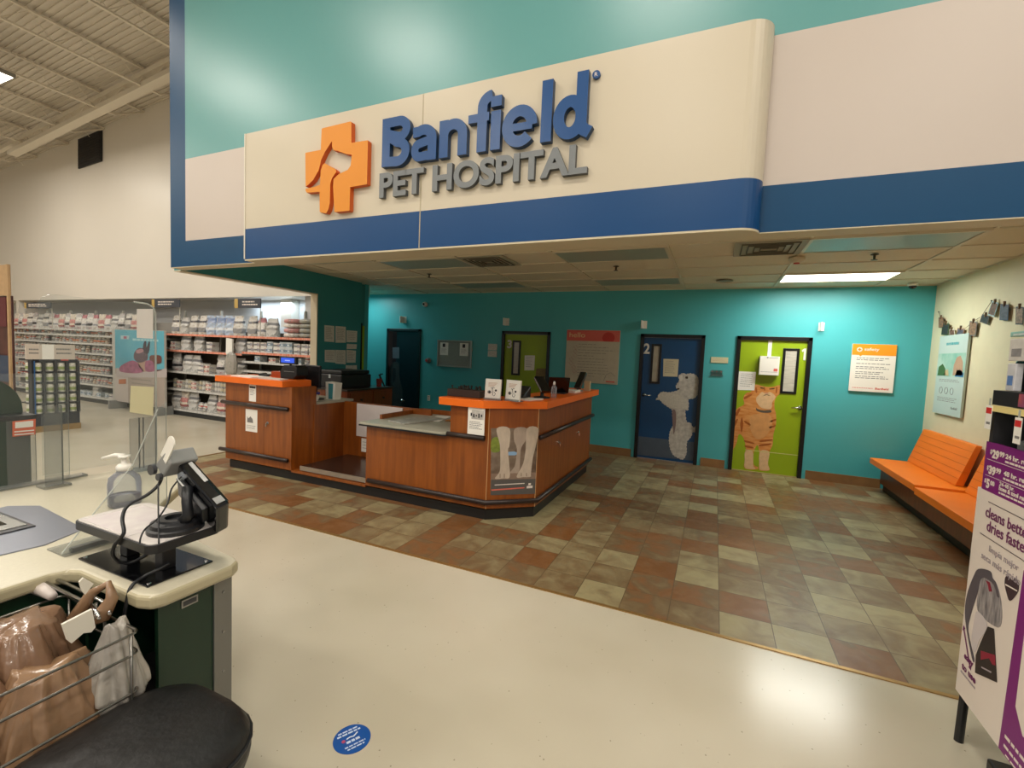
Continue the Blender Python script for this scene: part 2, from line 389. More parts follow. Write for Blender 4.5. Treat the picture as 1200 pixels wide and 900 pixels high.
# hospital ceiling: lay-in tiles in a white grid
CX0, CY0 = .705, 7.30
tilem = mat('acoustic_ceiling_tile', 'd9d0b6', .8, var=.03, scale=40, bump=.15, bscale=220)
struct(MB().box(XP-.12, 3.39, ZC+.012, XR, YB, ZC+.06).box(-7.3, 6.72, ZC+.012, XP-.12, YB, ZC+.06).build('ceiling', tilem))
gridm = mat('ceiling_grid_metal', 'd2c8ae', .45)
b = MB(); x = CX0+1.22
while x > -7.3: b.box(x-.012, 3.39 if x > XP else 6.72, ZC, x+.012, YB, ZC+.014); x -= 1.22
y = CY0
while y > 3.4: b.box(XP if y < 6.72 else -7.3, y-.012, ZC+.001, XR, y+.012, ZC+.015); y -= .61
b.box(-7.3, YB-.02, ZC, XR, YB, ZC+.014); b.box(XR-.02, 3.39, ZC, XR, YB, ZC+.0145); b.box(XP, 3.39, ZC, XP+.02, 6.4, ZC+.0135)
struct(b.build('trim_5', gridm))
# upper store wall over the hospital front, painted in areas
XL = -5.72
b = MB()
def wal(x0, z0, x1, z1, m): b.box(x0, YW, z0, x1, YW+.15, z1, m)
wal(XL, ZH, XL+.27, 7.6, 1)                # blue upright stripe
wal(XL+.27, ZH, XR+.14, 2.74, 1)           # blue band
wal(XL+.27, 2.74, XR+.14, 3.62, 0)         # white
wal(XL+.27, 3.62, XR+.14, 7.6, 2)          # pale teal
b.box(XL, YW, ZH-.006, XR+.14, YW+.15, ZH, 3)
b.box(XR+.14, YW, 0, 12, YW+.15, 7.6, 0)
struct(b.build('wall_front', [whitewall, bluepaint2, tealup, soffitm]))
# projecting sign box with a rounded right end
def foot(y0=YW, rad=.13, xr=.19, xl=-4.26):
    P = [(xl, y0), (xl, YF)]
    for k in range(9): a = -PI/2+PI/2*k/8; P.append((xr-rad+rad*math.cos(a), YF+rad+rad*math.sin(a)))
    P.append((xr, y0)); return P
b = MB(); b.zprism(foot(), ZH-.005, 2.745, 1, 1); b.zprism(foot(), 2.745, 3.64, 0, 0)
b.zprism([(x, y) for x, y in foot()], ZH-.018, ZH-.005, 2)
b.box(-2.22, YF-.002, ZH-.004, -2.212, YF+.01, 3.635, 3)     # vertical panel joint
b.box(-4.268, YF-.006, ZH, -4.255, YW, 3.64, 4)
struct(b.build('wall_sign_box', [whitefascia, bluepaint, soffitm, mat('panel_joint','b3a78b',.6), mat('bright_edge_trim','ded8c8',.3)]))
# store side: high white wall, alcove below it, roof deck, girder truss
def deck_z(x): return 7.0+.075*(x+11)
b = MB()
b.prism([(-24,6.45,2.585),(-5.93,6.45,2.585),(-5.93,6.45,deck_z(-5.93)+.3),(-24,6.45,deck_z(-24)+.3)], (0,.3,0))
b.box(-24, 6.75, 2.585, -7.4, 7.15, 2.62)
struct(b.build('wall_store', storewall, org=(0,0,0)))
struct(box('wall_alcove', (-24, 7.1, 0, -7.4, 7.2, 2.6), mat('alcove_wall_paint','c9cac9',.6)))
struct(box('wall_alcove_left', (-18.75, 6.45, 0, -18.6, 7.1, 2.585), storewall))
struct(box('trim_6', (-24, 6.44, 2.575, -5.93, 6.452, 2.6), storewall))
b = MB(); zd = lambda x: deck_z(x)
y = -6.0; b.prism([(-24, -8, zd(-24)), (12, -8, zd(12)), (12, -8, zd(12)+.1), (-24, -8, zd(-24)+.1)], (0, 14.6, 0))
while y < 6.4:      # ribs of the deck
    if y > -1: b.prism([(-24, y, zd(-24)-.022), (-5.5, y, zd(-5.5)-.022), (-5.5, y, zd(-5.5)), (-24, y, zd(-24))], (0, .04, 0))
    y += .10
struct(b.build('ceiling_store', deckm, org=(0,0,0)))
struct(box('wall_far_left', (-24.1, -14, 0, -24, 7.1, 7), storewall))
def joist(x):
    b = MB(); zb = zd(x)-.40; zt = zd(x)-.06
    b.box(x-.03, -6, zt-.03, x+.03, 6.45, zt); b.box(x-.028, -6, zb-.03, x+.028, 5.9, zb)
    y = -6.0
    while y < 5.8: b.tube([(x, y, zb), (x, y+.32, zt-.03), (x, y+.64, zb)], .007, 5); y += .64
    b.tube([(x, 5.9, zb), (x, 6.42, zt-.05)], .02, 5)
    return b
roofjoists = T('roof_structure_steel', 'long joist girder truss running under the roof deck along the high white wall', 'truss', (-12, 5.6, 6.2))
b = MB(); b.prism([(-19.5,5.56,zd(-19.5)-.42),(-6,5.56,zd(-6)-.10),(-6,5.56,zd(-6)-.0),(-19.5,5.56,zd(-19.5)-.33)], (0,.1,0)); b.build('top_chord', beamm, roofjoists, label='upper chord of the truss')
b = MB(); b.prism([(-16.3,5.52,6.02),(-6,5.52,7.02),(-6,5.52,7.12),(-16.3,5.52,6.11)], (0,.18,0)); b.build('bottom_chord', beamm, roofjoists, label='lower chord of the truss')
b = MB(); x = -16.0
while x < -6.3:
    zl = 6.08+(x+16.3)*.0965; zu = zd(x)-.14
    b.tube([(x,5.6,zl),(x+.35,5.6,zd(x+.35)-.2),(x+.7,5.6,6.08+(x+.7+16.3)*.0965)], .016, 5); x += .7
b.build('web', beamm, roofjoists)
for i, x in enumerate([-7.4,-9.05,-10.7,-12.35,-14.0,-15.65,-17.3]):
    o = joist(x).build('roof_joist', beamm)
    tag(o, 'beige open-web roof joist running from front to back under the metal deck', 'joist', 'open-web joists under the store roof deck')
t = T('wall_louver', 'black square louver vent high on the white store wall', 'vent', (-14.5, 6.45, 5.8))
P = [on(x, y, 'y', 6.44) for x, y in [(93,198),(120,189),(120,152.5),(93,164)]]
b = MB().prism(P, (0,-.03,0)).build('louver_frame', mat('louver_black','1b1a1a',.5), t)
b = MB()
for k in range(1, 12):
    a = P[0].lerp(P[3], k/12); c = P[1].lerp(P[2], k/12); b.prism([a+Vector((.03,-.032,-.01)), c+Vector((-.03,-.032,-.01)), c+Vector((-.03,-.032,.01)), a+Vector((.03,-.032,.01))], (0,-.012,0))
b.build('slats', mat('louver_slat','262424',.5), t)
# ---------------------------------------------------------------- doors
def door(nr, x0, x1, leafmat, open_=0):
    f = MB(); w = .055
    f.box(x0-.0, YB-.03, 0, x0+w, YB+.10, DH); f.box(x1-w, YB-.03, 0, x1, YB+.10, DH); f.box(x0, YB-.03, DH-w, x1, YB+.10, DH)
    d = bpy.data.objects.new('door_%d' % nr, None); COL.objects.link(d); d.location = ((x0+x1)/2, YB, 0); ORG[d] = Vector(d.location); struct(d)
    f.build('door_frame', blackframe, d, bevel=.004)
    return d
YL = YB+.012
door_imgs = {}
# door 1 : lime with the cat
d1 = door(1, .28, 1.26, greenlime); box('door_leaf', (.337, YL, .012, 1.203, YL+.04, 2.012), greenlime, d1)
d2 = door(2, -1.16, -.17, navy); box('door_leaf', (-1.103, YL, .012, -.227, YL+.04, 2.012), navy, d2)
d3 = door(3, -3.70, -2.74, greenlime); box('door_leaf', (-3.643, YL, .012, -2.797, YL+.04, 2.012), greenlime, d3)
d4 = door(4, -6.39, -5.53, navyd); box('door_leaf', (-6.17, YL+.02, .012, -5.587, YL+.06, 2.012), navyd, d4)
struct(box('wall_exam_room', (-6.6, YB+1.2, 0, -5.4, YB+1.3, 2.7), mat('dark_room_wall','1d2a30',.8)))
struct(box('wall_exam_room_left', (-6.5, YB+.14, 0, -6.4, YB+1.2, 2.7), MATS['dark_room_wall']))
def vision(d, px, wm):      # vision lite: black frame with a pane, from pixel corners
    a = on(px[0], px[1], 'y', YL); z = on(px[2], px[3], 'y', YL); x0, x1, z0, z1 = a.x, z.x, z.z, a.z; w = .035
    f = MB(); y0, y1 = YL-.014, YL+.004
    f.box(x0, y0, z0, x0+w, y1, z1); f.box(x1-w, y0, z0, x1, y1, z1); f.box(x0+w, y0, z1-w, x1-w, y1, z1); f.box(x0+w, y0, z0, x1-w, y1, z0+w)
    fr = f.build('vision_panel_frame', blackframe, d, bevel=.003)
    MB().box(x0+w, YL-.004, z0+w, x1-w, YL+.002, z1-w).build('pane', wm, fr)
pane = mat('blind_behind_glass', 'cfcabb', .15, col2='b7b2a4', scale=6, stretch=(1,1,12))
vision(d1, (918, 408, 933, 462), pane); vision(d2, (764, 403, 773, 450), mat('blind_behind_glass_dim', 'a8a08c', .2, var=.1, scale=8)); vision(d3, (601, 399, 609, 440), pane)
def lever(d, px, py, s):    # s: side the lever points to
    p = on(px, py, 'y', YL); b = MB(); M = Matrix.Rotation(R(90), 3, 'X')
    b.lathe([(.03,0),(.03,.008),(.012,.012),(.011,.045)], (p.x, YL, p.z), 20, 0, M=M)
    b.tube([(p.x, YL-.045, p.z), (p.x+s*.03, YL-.05, p.z), (p.x+s*.11, YL-.048, p.z-.003)], [.011,.010,.008], 10)
    b.build('lever_handle', chrome, d, smooth=True)
lever(d1, 937, 478, -1); lever(d2, 755, 462.5, 1); lever(d4, 471, 469, 1)
numm = mat('white_door_number', 'e6e3da', .5)
def num(d, s, px, py, px2, py2):
    a = on(px, py, 'y', YL); z = on(px2, py2, 'y', YL)
    letters('door_number', s, (a.x, YL-.002, a.z), (1,0,0), (0,-1,0), z.x-a.x, z.z-a.z, numm, d, .002, bold=.03)
a = on(938.5,422,'y',YL); c = on(945,408.5,'y',YL); w_ = c.x-a.x; h_ = c.z-a.z
MB().prism([(a.x+w_*.5,YL-.002,a.z),(a.x+w_,YL-.002,a.z),(a.x+w_,YL-.002,c.z),(a.x+w_*.55,YL-.002,c.z),(a.x,YL-.002,c.z-h_*.16),(a.x+.01,YL-.002,c.z-h_*.32),(a.x+w_*.5,YL-.002,c.z-h_*.22)], (0,-.002,0)).build('door_number', numm, d1); num(d2, '2', 754, 414.5, 762, 402.5); num(d3, '3', 594.5, 408, 600, 398.5)
# light strip / sill under door 1
box('threshold', (.337, YB-.02, 0, 1.203, YB+.05, .012), mat('aluminium_threshold','bda77c',.4,.6), d1)
# hallway door edge beside the partition
dh = bpy.data.objects.new('door_5', None); COL.objects.link(dh); dh.location = (-5.86, 6.42, 0); ORG[dh] = Vector(dh.location); struct(dh)
box('door_frame', (XP-.125, 6.40, 0, XP+.012, 6.425, 2.08), blackframe, dh); box('door_leaf', (XP-.10, 6.425, .01, XP+.016, 6.47, 2.03), greenlime, dh)
# ---- big animal pictures on the doors (flat prints)
S1 = (5, 845, 5, 385)
catm = mat('ginger_fur_print', 'c8782e', .5, col2='dd9f5c', scale=7, stretch=(1,1,4)); catl = mat('cream_fur_print', 'dcb98c', .5, var=.08, scale=20)
cats = mat('dark_ginger_stripe_print', 'a4571c', .5); dk = mat('dark_print', '3a2a1c', .5); nosep = mat('pink_nose_print', 'c98a72', .5)
cat = MB()
ctl = [(185,350),(200,328),(235,335),(270,342),(310,340),(345,333),(349,375),(330,395),(314,425),(314,470),(322,500),(322,560),(307,620),(302,680),(285,720),(275,790),(284,830),(230,832),(221,812),(225,740),(215,685),(200,700),(190,740),(192,798),(217,812),(205,826),(140,820),(138,770),(145,700),(130,640),(104,620),(88,680),(56,718),(58,620),(64,560),(75,500),(100,465),(135,445),(130,410),(145,380),(175,370)]
catpic = pxflat('cat_picture', smoothed(ctl), 'y', YL, catm, d1, .0012, .0005, S1)
def sub(pts, m, S, par, nm='fur_patch', lift=.002, ax='y', val=YL): return pxflat(nm, smoothed(pts) if nm not in ('kick_line','picture_ground') else pts, ax, val, m, par, .0006, lift, S)
sub([(222,388),(240,372),(262,382),(285,372),(312,388),(318,405),(300,430),(292,470),(240,466),(212,438),(205,410)], catl, S1, catpic)
sub([(170,520),(215,500),(285,505),(300,560),(270,620),(215,650),(175,600)], mat('pale_ginger_print','d49a5e',.5,var=.1,scale=10), S1, catpic)
sub([(232,345),(250,349),(249,353),(231,350)], dk, S1, catpic, 'closed_eye'); sub([(284,352),(312,350),(311,355),(285,357)], dk, S1, catpic, 'closed_eye')
sub([(256,376),(282,376),(272,385),(265,385)], nosep, S1, catpic, 'nose'); sub([(248,392),(266,386),(286,392),(285,395),(266,390),(249,395)], dk, S1, catpic, 'mouth')
sub([(205,463),(215,472),(250,480),(290,477),(291,492),(245,493),(210,482)], mat('grey_collar_print','5c5448',.5), S1, catpic, 'collar')
for q in [[(84,500),(104,470),(112,474),(94,512)],[(72,560),(92,530),(98,536),(80,576)],[(112,560),(122,520),(130,560),(120,610)],[(140,655),(190,668),(188,676),(140,664)],[(142,684),(186,694),(184,702),(142,694)],[(232,655),(296,648),(294,657),(232,665)],[(228,680),(290,672),(286,682),(228,690)],[(200,350),(208,345),(212,372),(204,376)],[(322,345),(330,345),(328,376),(320,374)],[(250,345),(256,345),(258,362),(252,362)],[(138,400),(176,384),(176,394),(138,414)],[(290,540),(320,530),(320,538),(290,550)],[(286,575),(318,565),(316,574),(284,584)],[(140,540),(172,560),(168,568),(138,550)]]:
    sub(q, cats, S1, catpic, 'stripe')
sub([(142,720),(186,722),(188,800),(200,822),(142,818),(139,770)], catl, S1, catpic, 'paw', .0015); sub([(228,720),(282,722),(274,790),(282,828),(232,828),(224,810)], catl, S1, catpic, 'paw', .0015)
sub([(140,708),(460,742),(460,746),(140,712)], mat('pale_scuff','c8c47c',.5), S1, d1, 'kick_line')
S2 = (7.2, 740, 7.2, 420)
poo = mat('white_curly_fur_print', 'cdc9bf', .6, col2='aaa69e', scale=18)
sub([(46,655),(575,712),(560,868),(40,812)], mat('grey_floor_print','4a5665',.5,var=.05), S2, d2, 'picture_ground', .0005)
pb = pxflat('poodle_picture', smoothed([ (340,430),(330,425),(270,385),(235,350),(208,352),(210,338),(230,320),(238,295),(262,281),(320,285),(390,268),(375,245),(378,222),(402,188),(396,150),(430,124),(462,132),(500,126),(545,142),(568,180),(570,240),(556,310),(525,338),(482,345),(484,380),(478,438),(456,440),(466,530),(500,545),(520,580),(556,576),(562,636),(520,622),(505,660),(468,710),(465,800),(436,852),(392,840),(345,805),(318,722),(322,625),(350,560),(345,490)], 4, 4), 'y', YL, poo, d2, .0012, .0012, S2)
sub([(408,152),(428,140),(430,180),(412,192),(402,172)], mat('bright_fur_print','d6d2c8',.5), S2, pb, 'muzzle', .003)
for q in [[(455,155),(475,153),(476,170),(458,170)],[(386,252),(402,250),(404,262),(388,264)]]: sub(q, dk, S2, pb, 'eye', .003)
sub([(345,440),(370,440),(378,500),(372,580),(356,640),(348,560)], mat('shadowed_fur_print','83706c',.6), S2, pb, 'belly_patch', .003)
sub([(222,318),(262,285),(330,292),(420,320),(470,372),(470,425),(340,415),(262,372)], mat('bright_curly_fur_print','c6c2b6',.6,var=.1,scale=40), S2, pb, 'foreleg_patch', .003)
# dark door picture: a sitting dog
S4 = (7.5, 355, 7.5, 370)
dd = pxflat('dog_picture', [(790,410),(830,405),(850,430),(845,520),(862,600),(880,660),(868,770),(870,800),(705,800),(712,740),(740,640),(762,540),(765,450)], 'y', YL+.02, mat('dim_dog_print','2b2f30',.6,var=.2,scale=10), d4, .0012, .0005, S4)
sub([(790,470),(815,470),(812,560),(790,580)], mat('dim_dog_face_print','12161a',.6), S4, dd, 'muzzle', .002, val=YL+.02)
def sheet(px, parent=None, ax='y', val=YL, m=paper, t=.001, lift=.002, nm='paper_sheet', label=None, cat='notice', lines=0, group=None):
    P = [on(x, y, ax.lower(), val) for x, y in px]; n = {'y': (0,-1,0), 'x': (-1,0,0), 'X': (1,0,0)}[ax]
    if parent is None:
        o = flat(nm, P, n, m, None, t, lift)
        if label: tag(o, label, cat, group)
    else: o = flat(nm, P, n, m, parent, t, lift)
    if lines:
        i = {'y':0,'x':1,'X':1}[ax]; us = [p[i] for p in P]; zs = [p.z for p in P]
        a0, a1 = (min(us), max(us)) if ax != 'x' else (max(us), min(us)); w = a1-a0; h = max(zs)-min(zs)
        lines_of_text('print', ax, val, a0+w*.14, a1-w*.14, [max(zs)-h*(.14+.74*k/lines) for k in range(lines)], h*.022, ink, o, .0004, lift+t)
    return o
sheet([(866,435),(886,436),(884,457.5),(864,457)], None, label='white printed sheet taped left of the box on the lime cat door', lines=7)
sheet([(777.5,420.5),(795.5,421),(794,441.5),(777,441)], None, label='cream notice sheet taped on the blue poodle door', lines=8, m=mat('cream_paper','cfc6a8',.7))
sheet([(615,416.5),(627,416.5),(626,434),(614.5,434)], None, label='white sheet taped in the middle of the lime door three', lines=6)
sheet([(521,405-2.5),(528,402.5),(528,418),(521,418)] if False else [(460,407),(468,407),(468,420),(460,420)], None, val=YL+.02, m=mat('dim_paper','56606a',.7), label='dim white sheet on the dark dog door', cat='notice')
sheet([(628.5,432),(641,431.5),(641,444),(627.5,444)], None, m=mat('tan_picture','8a7a4e',.7,var=.25,scale=30), label='small tan picture sheet low on the lime door three', cat='picture')
# box hanging on door 1
t = T('suggestion_box', 'white carton hanging by a wide tape strip on the lime cat door', 'box', on(902,440,'y',YL-.06))
a = on(889, 439, 'y', YL-.08); c = on(914, 418, 'y', YL-.08)
box('box_body', (a.x, YL-.10, a.z, c.x, YL-.002, c.z), whitepl, t, bevel=.003)
q = on(899, 418, 'y', YL); q2 = on(905.5, 394, 'y', YL); box('tape_strip', (q.x, YL-.004, q.z, q2.x, YL-.001, q2.z+.02), whitepl, t)
box('red_mark', (c.x-.07, YL-.1012, a.z+.06, c.x-.02, YL-.1002, a.z+.10), pinkprint, t); box('print_line', (a.x+.02, YL-.1012, a.z+.045, c.x-.02, YL-.1002, a.z+.049), ink, t)
box('paw_mark', (a.x+.09, YL-.1012, c.z-.03, a.x+.11, YL-.1002, c.z-.012), ink, t); box('print_word', (a.x+.12, YL-.1012, c.z-.025, c.x-.02, YL-.1002, c.z-.019), ink, t)
# ================================================================ THINGS ON THE TEAL BACK WALL
def card(x0, z0, x1, z1, nm, label, cat, m=paper, t=.012, lines=0, parent=None):
    o = box(nm, (x0, YB-t, z0, x1, YB-.0005, z1), m, parent)
    if parent is None: tag(o, label, cat)
    if lines:
        w = x1-x0; h = z1-z0; lines_of_text('print', 'y', YB-t, x0+w*.1, x1-w*.1, [z1-h*(.14+.74*k/lines) for k in range(lines)], h*.02, ink, o, .0006, 0)
    return o
# little white number flags over the doors
for px, lab in [((960,378,966.5,388),'small white flag sign above the lime cat door'), ((752,376,758.5,385),'small white flag sign above the blue poodle door'), ((592,373,597,381.5),'small white flag sign above the lime door three'), ((472,371,476.5,378.5),'small white flag sign above the dark open dog door')]:
    a = on(px[0], px[3], 'y', YB); c = on(px[2], px[1], 'y', YB)
    o = box('flag_sign', (a.x, YB-.11, a.z, a.x+.018, YB, c.z), whitepl, bevel=.002); tag(o, lab, 'sign')
    box('mounting_plate', (a.x-.014, YB-.006, a.z, c.x, YB-.0005, c.z), whitepl, o)
# framed safety notice
t = T('safety_sign', 'white safety notice board with an orange heading on the teal wall', 'sign', (1.97, YB, 1.34))
sx0, sx1, sz0, sz1 = 1.735, 2.235, 1.335, 1.995
box('sign_board', (sx0, YB-.03, sz0, sx1, YB-.012, sz1), whitepl, t, bevel=.002)
box('heading_panel', (sx0+.002, YB-.0312, sz1-.155, sx1-.002, YB-.03, sz1-.002), orangeprint, t); MB().prism([(sx0+.085,YB-.031,sz1-.155),(sx0+.12,YB-.031,sz1-.155),(sx0+.1,YB-.031,sz1-.175)], (0,-.001,0)).build('heading_tail', orangeprint, t)
letters('heading_lettering', 'safety', (sx0+.14, YB-.0314, sz1-.105), (1,0,0), (0,-1,0), .17, .055, kwhite, t, .001, bold=.02)
MB().lathe([(.032,0),(.032,.001)], (sx0+.085, YB-.0314, sz1-.078), 20, M=Matrix.Rotation(R(90),3,'X')).build('round_mark', kwhite, t)
b = MB(); b.box(sx0+.065,YB-.0332,sz1-.086,sx0+.105,YB-.0325,sz1-.07); b.box(sx0+.077,YB-.0332,sz1-.098,sx0+.093,YB-.0325,sz1-.058); b.build('cross_mark', orangeprint, t)
lines_of_text('paragraph_print', 'y', YB-.03, sx0+.06, sx1-.05, [sz1-.20-.024*k for k in (0,1,3.2,5,6,8,9,10.5,11.5)], .009, ink, t, .0006, 0)
lines_of_text('footer_print', 'y', YB-.03, sx0+.04, sx0+.28, [sz0+.045], .008, pinkprint, t, .0006, 0, rag=0); letters('logo_lettering', 'Banfield', (sx1-.2, YB-.0306, sz0+.035), (1,0,0), (0,-1,0), .15, .028, pinkprint, t, .0008, bold=.03)
for z in (sz0+.1, sz1-.1): box('standoff', (sx0+.1, YB-.012, z, sx1-.1, YB, z+.02), grey, t)
# hello poster
t = T('hello_poster', 'large white poster with a salmon hello heading on the teal wall', 'poster', (-1.97, YB, 1.2))
hx0, hx1, hz0, hz1 = -2.435, -1.5, 1.2, 2.115
box('poster_board', (hx0, YB-.012, hz0, hx1, YB-.0005, hz1), mat('off_white_poster','c2bba6',.6,var=.05,scale=8), t)
box('heading_panel', (hx0+.002, YB-.0135, hz1-.19, hx1-.002, YB-.012, hz1-.002), pinkprint, t)
letters('heading_lettering', 'hello', (hx0+.05, YB-.0137, hz1-.13), (1,0,0), (0,-1,0), .28, .085, mat('pale_yellow_print','e6cf9a',.6), t, .001)
P = []
for k in range(25):
    q = 2*PI*k/24; r_ = .105; x = hx0+.74+r_*math.cos(q); z = hz1-.125+r_*.9*math.sin(q); P.append((x, YB-.0137, max(z, hz1-.19)))
MB().prism(P[:24], (0,-.001,0)).build('red_blob', redprint2, t)
lines_of_text('handwritten_print', 'y', YB-.012, hx0+.22, hx1-.08, [hz1-.25-.05*k for k in range(12)], .008, mat('faded_ink','8d877c',.7), t, .0006, 0, rag=.6)
pm = mat('pink_sketch_print', 'b9847c', .6); b = MB()
for k in range(7):
    cx = hx0+.1+random.random()*.08; cz = hz1-.30-.07*k; b.tube([(cx-.04,YB-.0125,cz),(cx,YB-.0125,cz+.03),(cx+.04,YB-.0125,cz-.01),(cx,YB-.0125,cz-.04)], .003, 5, closed=True)
b.build('sketch_print', pm, t)
b = MB(); b.tube([(hx1-.24,YB-.0125,hz0+.05),(hx1-.2,YB-.0125,hz0+.16),(hx1-.12,YB-.0125,hz0+.2),(hx1-.05,YB-.0125,hz0+.14)], .003, 5); b.build('stethoscope_print', ink, t)
box('logo_print', (hx1-.2, YB-.0135, hz0+.03, hx1-.05, YB-.012, hz0+.055), pinkprint, t)
# bulletin board
t = T('bulletin_board', 'silver framed grey bulletin board left of the lime door three', 'board', (-4.73, YB, 1.33))
bx0, bx1, bz0, bz1 = -5.12, -4.335, 1.335, 1.865; w = .025
box('board_panel', (bx0+w, YB-.012, bz0+w, bx1-w, YB-.001, bz1-w), mat('grey_felt','8f968f',.8,var=.05,scale=40), t)
b = MB(); b.box(bx0,YB-.03,bz0,bx0+w,YB,bz1); b.box(bx1-w,YB-.03,bz0,bx1,YB,bz1); b.box(bx0+w,YB-.03,bz1-w,bx1-w,YB,bz1); b.box(bx0+w,YB-.03,bz0,bx1-w,YB,bz0+w); b.build('frame', mat('silver_frame','a9b0aa',.35,.5), t, bevel=.003)
for x, lab in [(bx0+.06,'white sheet with a small portrait pinned at the left of the bulletin board'), (bx1-.27,'white sheet with a dark photo pinned at the right of the bulletin board')]:
    o = box('pinned_sheet', (x, YB-.016, bz1-.30, x+.19, YB-.013, bz1-.05), paper); tag(o, lab, 'notice'); box('photo_print', (x+.06, YB-.017, bz1-.14, x+.12, YB-.016, bz1-.07), inkd, o)
    lines_of_text('print', 'y', YB-.016, x+.03, x+.16, [bz1-.17-.02*k for k in range(5)], .005, ink, o, .0006, 0)
card(-3.985, 1.70, -3.80, 1.82, 'wall_card', 'upper grey printed card on the teal wall left of door three', 'notice', papergrey, lines=4)
card(-3.985, 1.575, -3.80, 1.69, 'wall_card', 'lower grey printed card on the teal wall left of door three', 'notice', papergrey, lines=4)
card(-.07, 1.645, .175, 1.735, 'door_plaque', 'cream plaque with small print between the poodle and cat doors', 'plaque', mat('cream_plaque','d5cfa8',.5), lines=3)
t = T('paper_holder', 'clear wall bracket below the cream plaque between two doors', 'holder', (.05, YB, 1.45)); box('bracket', (-.06, YB-.02, 1.44, .12, YB, 1.455), clear_leg, t, bevel=.002); box('backplate', (-.05, YB-.004, 1.455, .11, YB, 1.53), clear, t)
for k in range(3): box('hook', (-.05+.065*k, YB-.022, 1.50, -.03+.065*k, YB-.004, 1.52), grey, t)
o = MB().lathe([(.055,0),(.055,.03),(.03,.045)], (-5.33, YB, 1.44), 20, M=Matrix.Rotation(R(90),3,'X')).build('alarm_bell', mat('alarm_grey','6c6a66',.5), smooth=True); tag(o, 'round grey alarm device on the teal wall beside the dark door', 'alarm'); MB().lathe([(.03,0),(.028,.008)], (-5.36, YB-.04, 1.44), 14, M=Matrix.Rotation(R(90),3,'X')).build('red_lens', redprint2, o)
o = MB().lathe([(.05,0),(.05,.025),(.04,.06),(.02,.07)], (-5.45, YB, 2.57), 20, M=Matrix.Rotation(R(90),3,'X')).build('wall_camera', whitepl, smooth=True); tag(o, 'small white wall camera with a dark lens high above the bulletin board', 'camera'); MB().lathe([(.026,0),(.02,.012)], (-5.45, YB-.068, 2.57), 14, M=Matrix.Rotation(R(90),3,'X')).build('lens', inkd, o)
o = box('wall_outlet', (-5.33, YB-.008, .62, -5.27, YB-.0005, .73), whitepl, bevel=.002); tag(o, 'white power outlet low on the teal wall beside the dark door', 'outlet')
for z in (.645, .69): box('socket', (-5.315, YB-.0095, z, -5.285, YB-.0075, z+.022), grey, o)
# papers on the partition
for px, lab, ln in [([(380,381),(391.5,382),(391.5,401),(380,400)],'left white page taped in the top row on the dark partition',9), ([(393,382),(405,383),(405,401.5),(393,401.5)],'middle white page taped in the top row on the dark partition',9), ([(406,387),(418.5,388),(418,401),(406,401)],'right white page with a round emblem in the top row on the dark partition',5), ([(406.5,402.8),(418,403.5),(417.5,409),(406,409)],'narrow white slip taped under the emblem page on the partition',2), ([(380.5,410),(392.5,410),(393,425),(380.5,424)],'left page of the lower row on the dark partition',7), ([(393,410),(405,410.5),(405,427),(393,426)],'middle page of the lower row on the dark partition',7), ([(406,410),(417,411),(416.5,425),(406,425)],'right page of the lower row on the dark partition',7), ([(405,428),(418,428),(418,434),(405,434)],'small torn page lowest on the dark partition',2)]:
    sheet(px, None, 'X', XP, papergrey, label=lab, lines=ln)
# ceiling items
litm = mat('lit_light_diffuser', 'fff4e0', .5, emit=9)
def troffer(x, y, lit, lab, name='ceiling_light'):
    t = T(name, lab, 'light', (x+.61, y+.305, ZC)); w = .03
    b = MB(); b.box(x, y, ZC-.008, x+1.22, y+w, ZC+.008); b.box(x, y+.61-w, ZC-.008, x+1.22, y+.61, ZC+.008); b.box(x, y+w, ZC-.008, x+w, y+.61-w, ZC+.008); b.box(x+1.22-w, y+w, ZC-.008, x+1.22, y+.61-w, ZC+.008)
    b.build('frame', gridm, t); MB().box(x+w, y+w, ZC-.002, x+1.22-w, y+.61-w, ZC+.006).build('diffuser', litm if lit else mat('unlit_prismatic_diffuser','9aa191',.35,var=.05,scale=60), t)
    return t
troffer(.70, 6.69, True, 'lit rectangular ceiling light near the right wall of the hospital')
troffer(.70, 4.86, False, 'unlit ceiling light panel just behind the rounded end of the sign box')
troffer(-1.74, 4.86, False, 'unlit ceiling light panel above the high part of the desk')
troffer(-1.74, 6.69, False, 'unlit ceiling light panel nearest the blue poodle door')
troffer(-4.18, 4.86, False, 'unlit ceiling light panel over the open niche of the desk')
troffer(-4.18, 6.69, False, 'unlit ceiling light panel in front of the bulletin board')
troffer(-5.40, 4.25, False, 'unlit ceiling light panel closest to the dark partition')
def vent(x, y, lab):
    t = T('ceiling_vent', lab, 'vent', (x+.305, y+.305, ZC)); m_ = mat('vent_grey','a29e8a',.6)
    b = MB(); b.box(x, y, ZC-.006, x+.61, y+.61, ZC+.008); b.build('face_plate', m_, t)
    b = MB()
    for k in range(4): s = .24-.055*k; zz = ZC-.010-.002*k; b.tube([(x+.305-s,y+.305-s,zz),(x+.305+s,y+.305-s,zz),(x+.305+s,y+.305+s,zz),(x+.305-s,y+.305+s,zz)], .008, 4, closed=True)
    b.build('louver_ring', mat('vent_dark','5b5848',.6), t)
vent(.095, 4.86, 'square grey ceiling vent beside the unlit panel behind the sign box')
vent(-2.96, 4.86+.0, 'square grey ceiling vent left of the unlit panel above the desk')
def sprink(px, py, lab):
    p = on(px, py, 'z', ZC); b = MB(); b.lathe([(.035,0),(.035,-.006),(.012,-.012),(.010,-.05),(.028,-.052),(.028,-.056)], p, 16); o = b.build('sprinkler_head', mat('dull_brass','4d4432',.4,.6)); tag(o, lab, 'sprinkler')
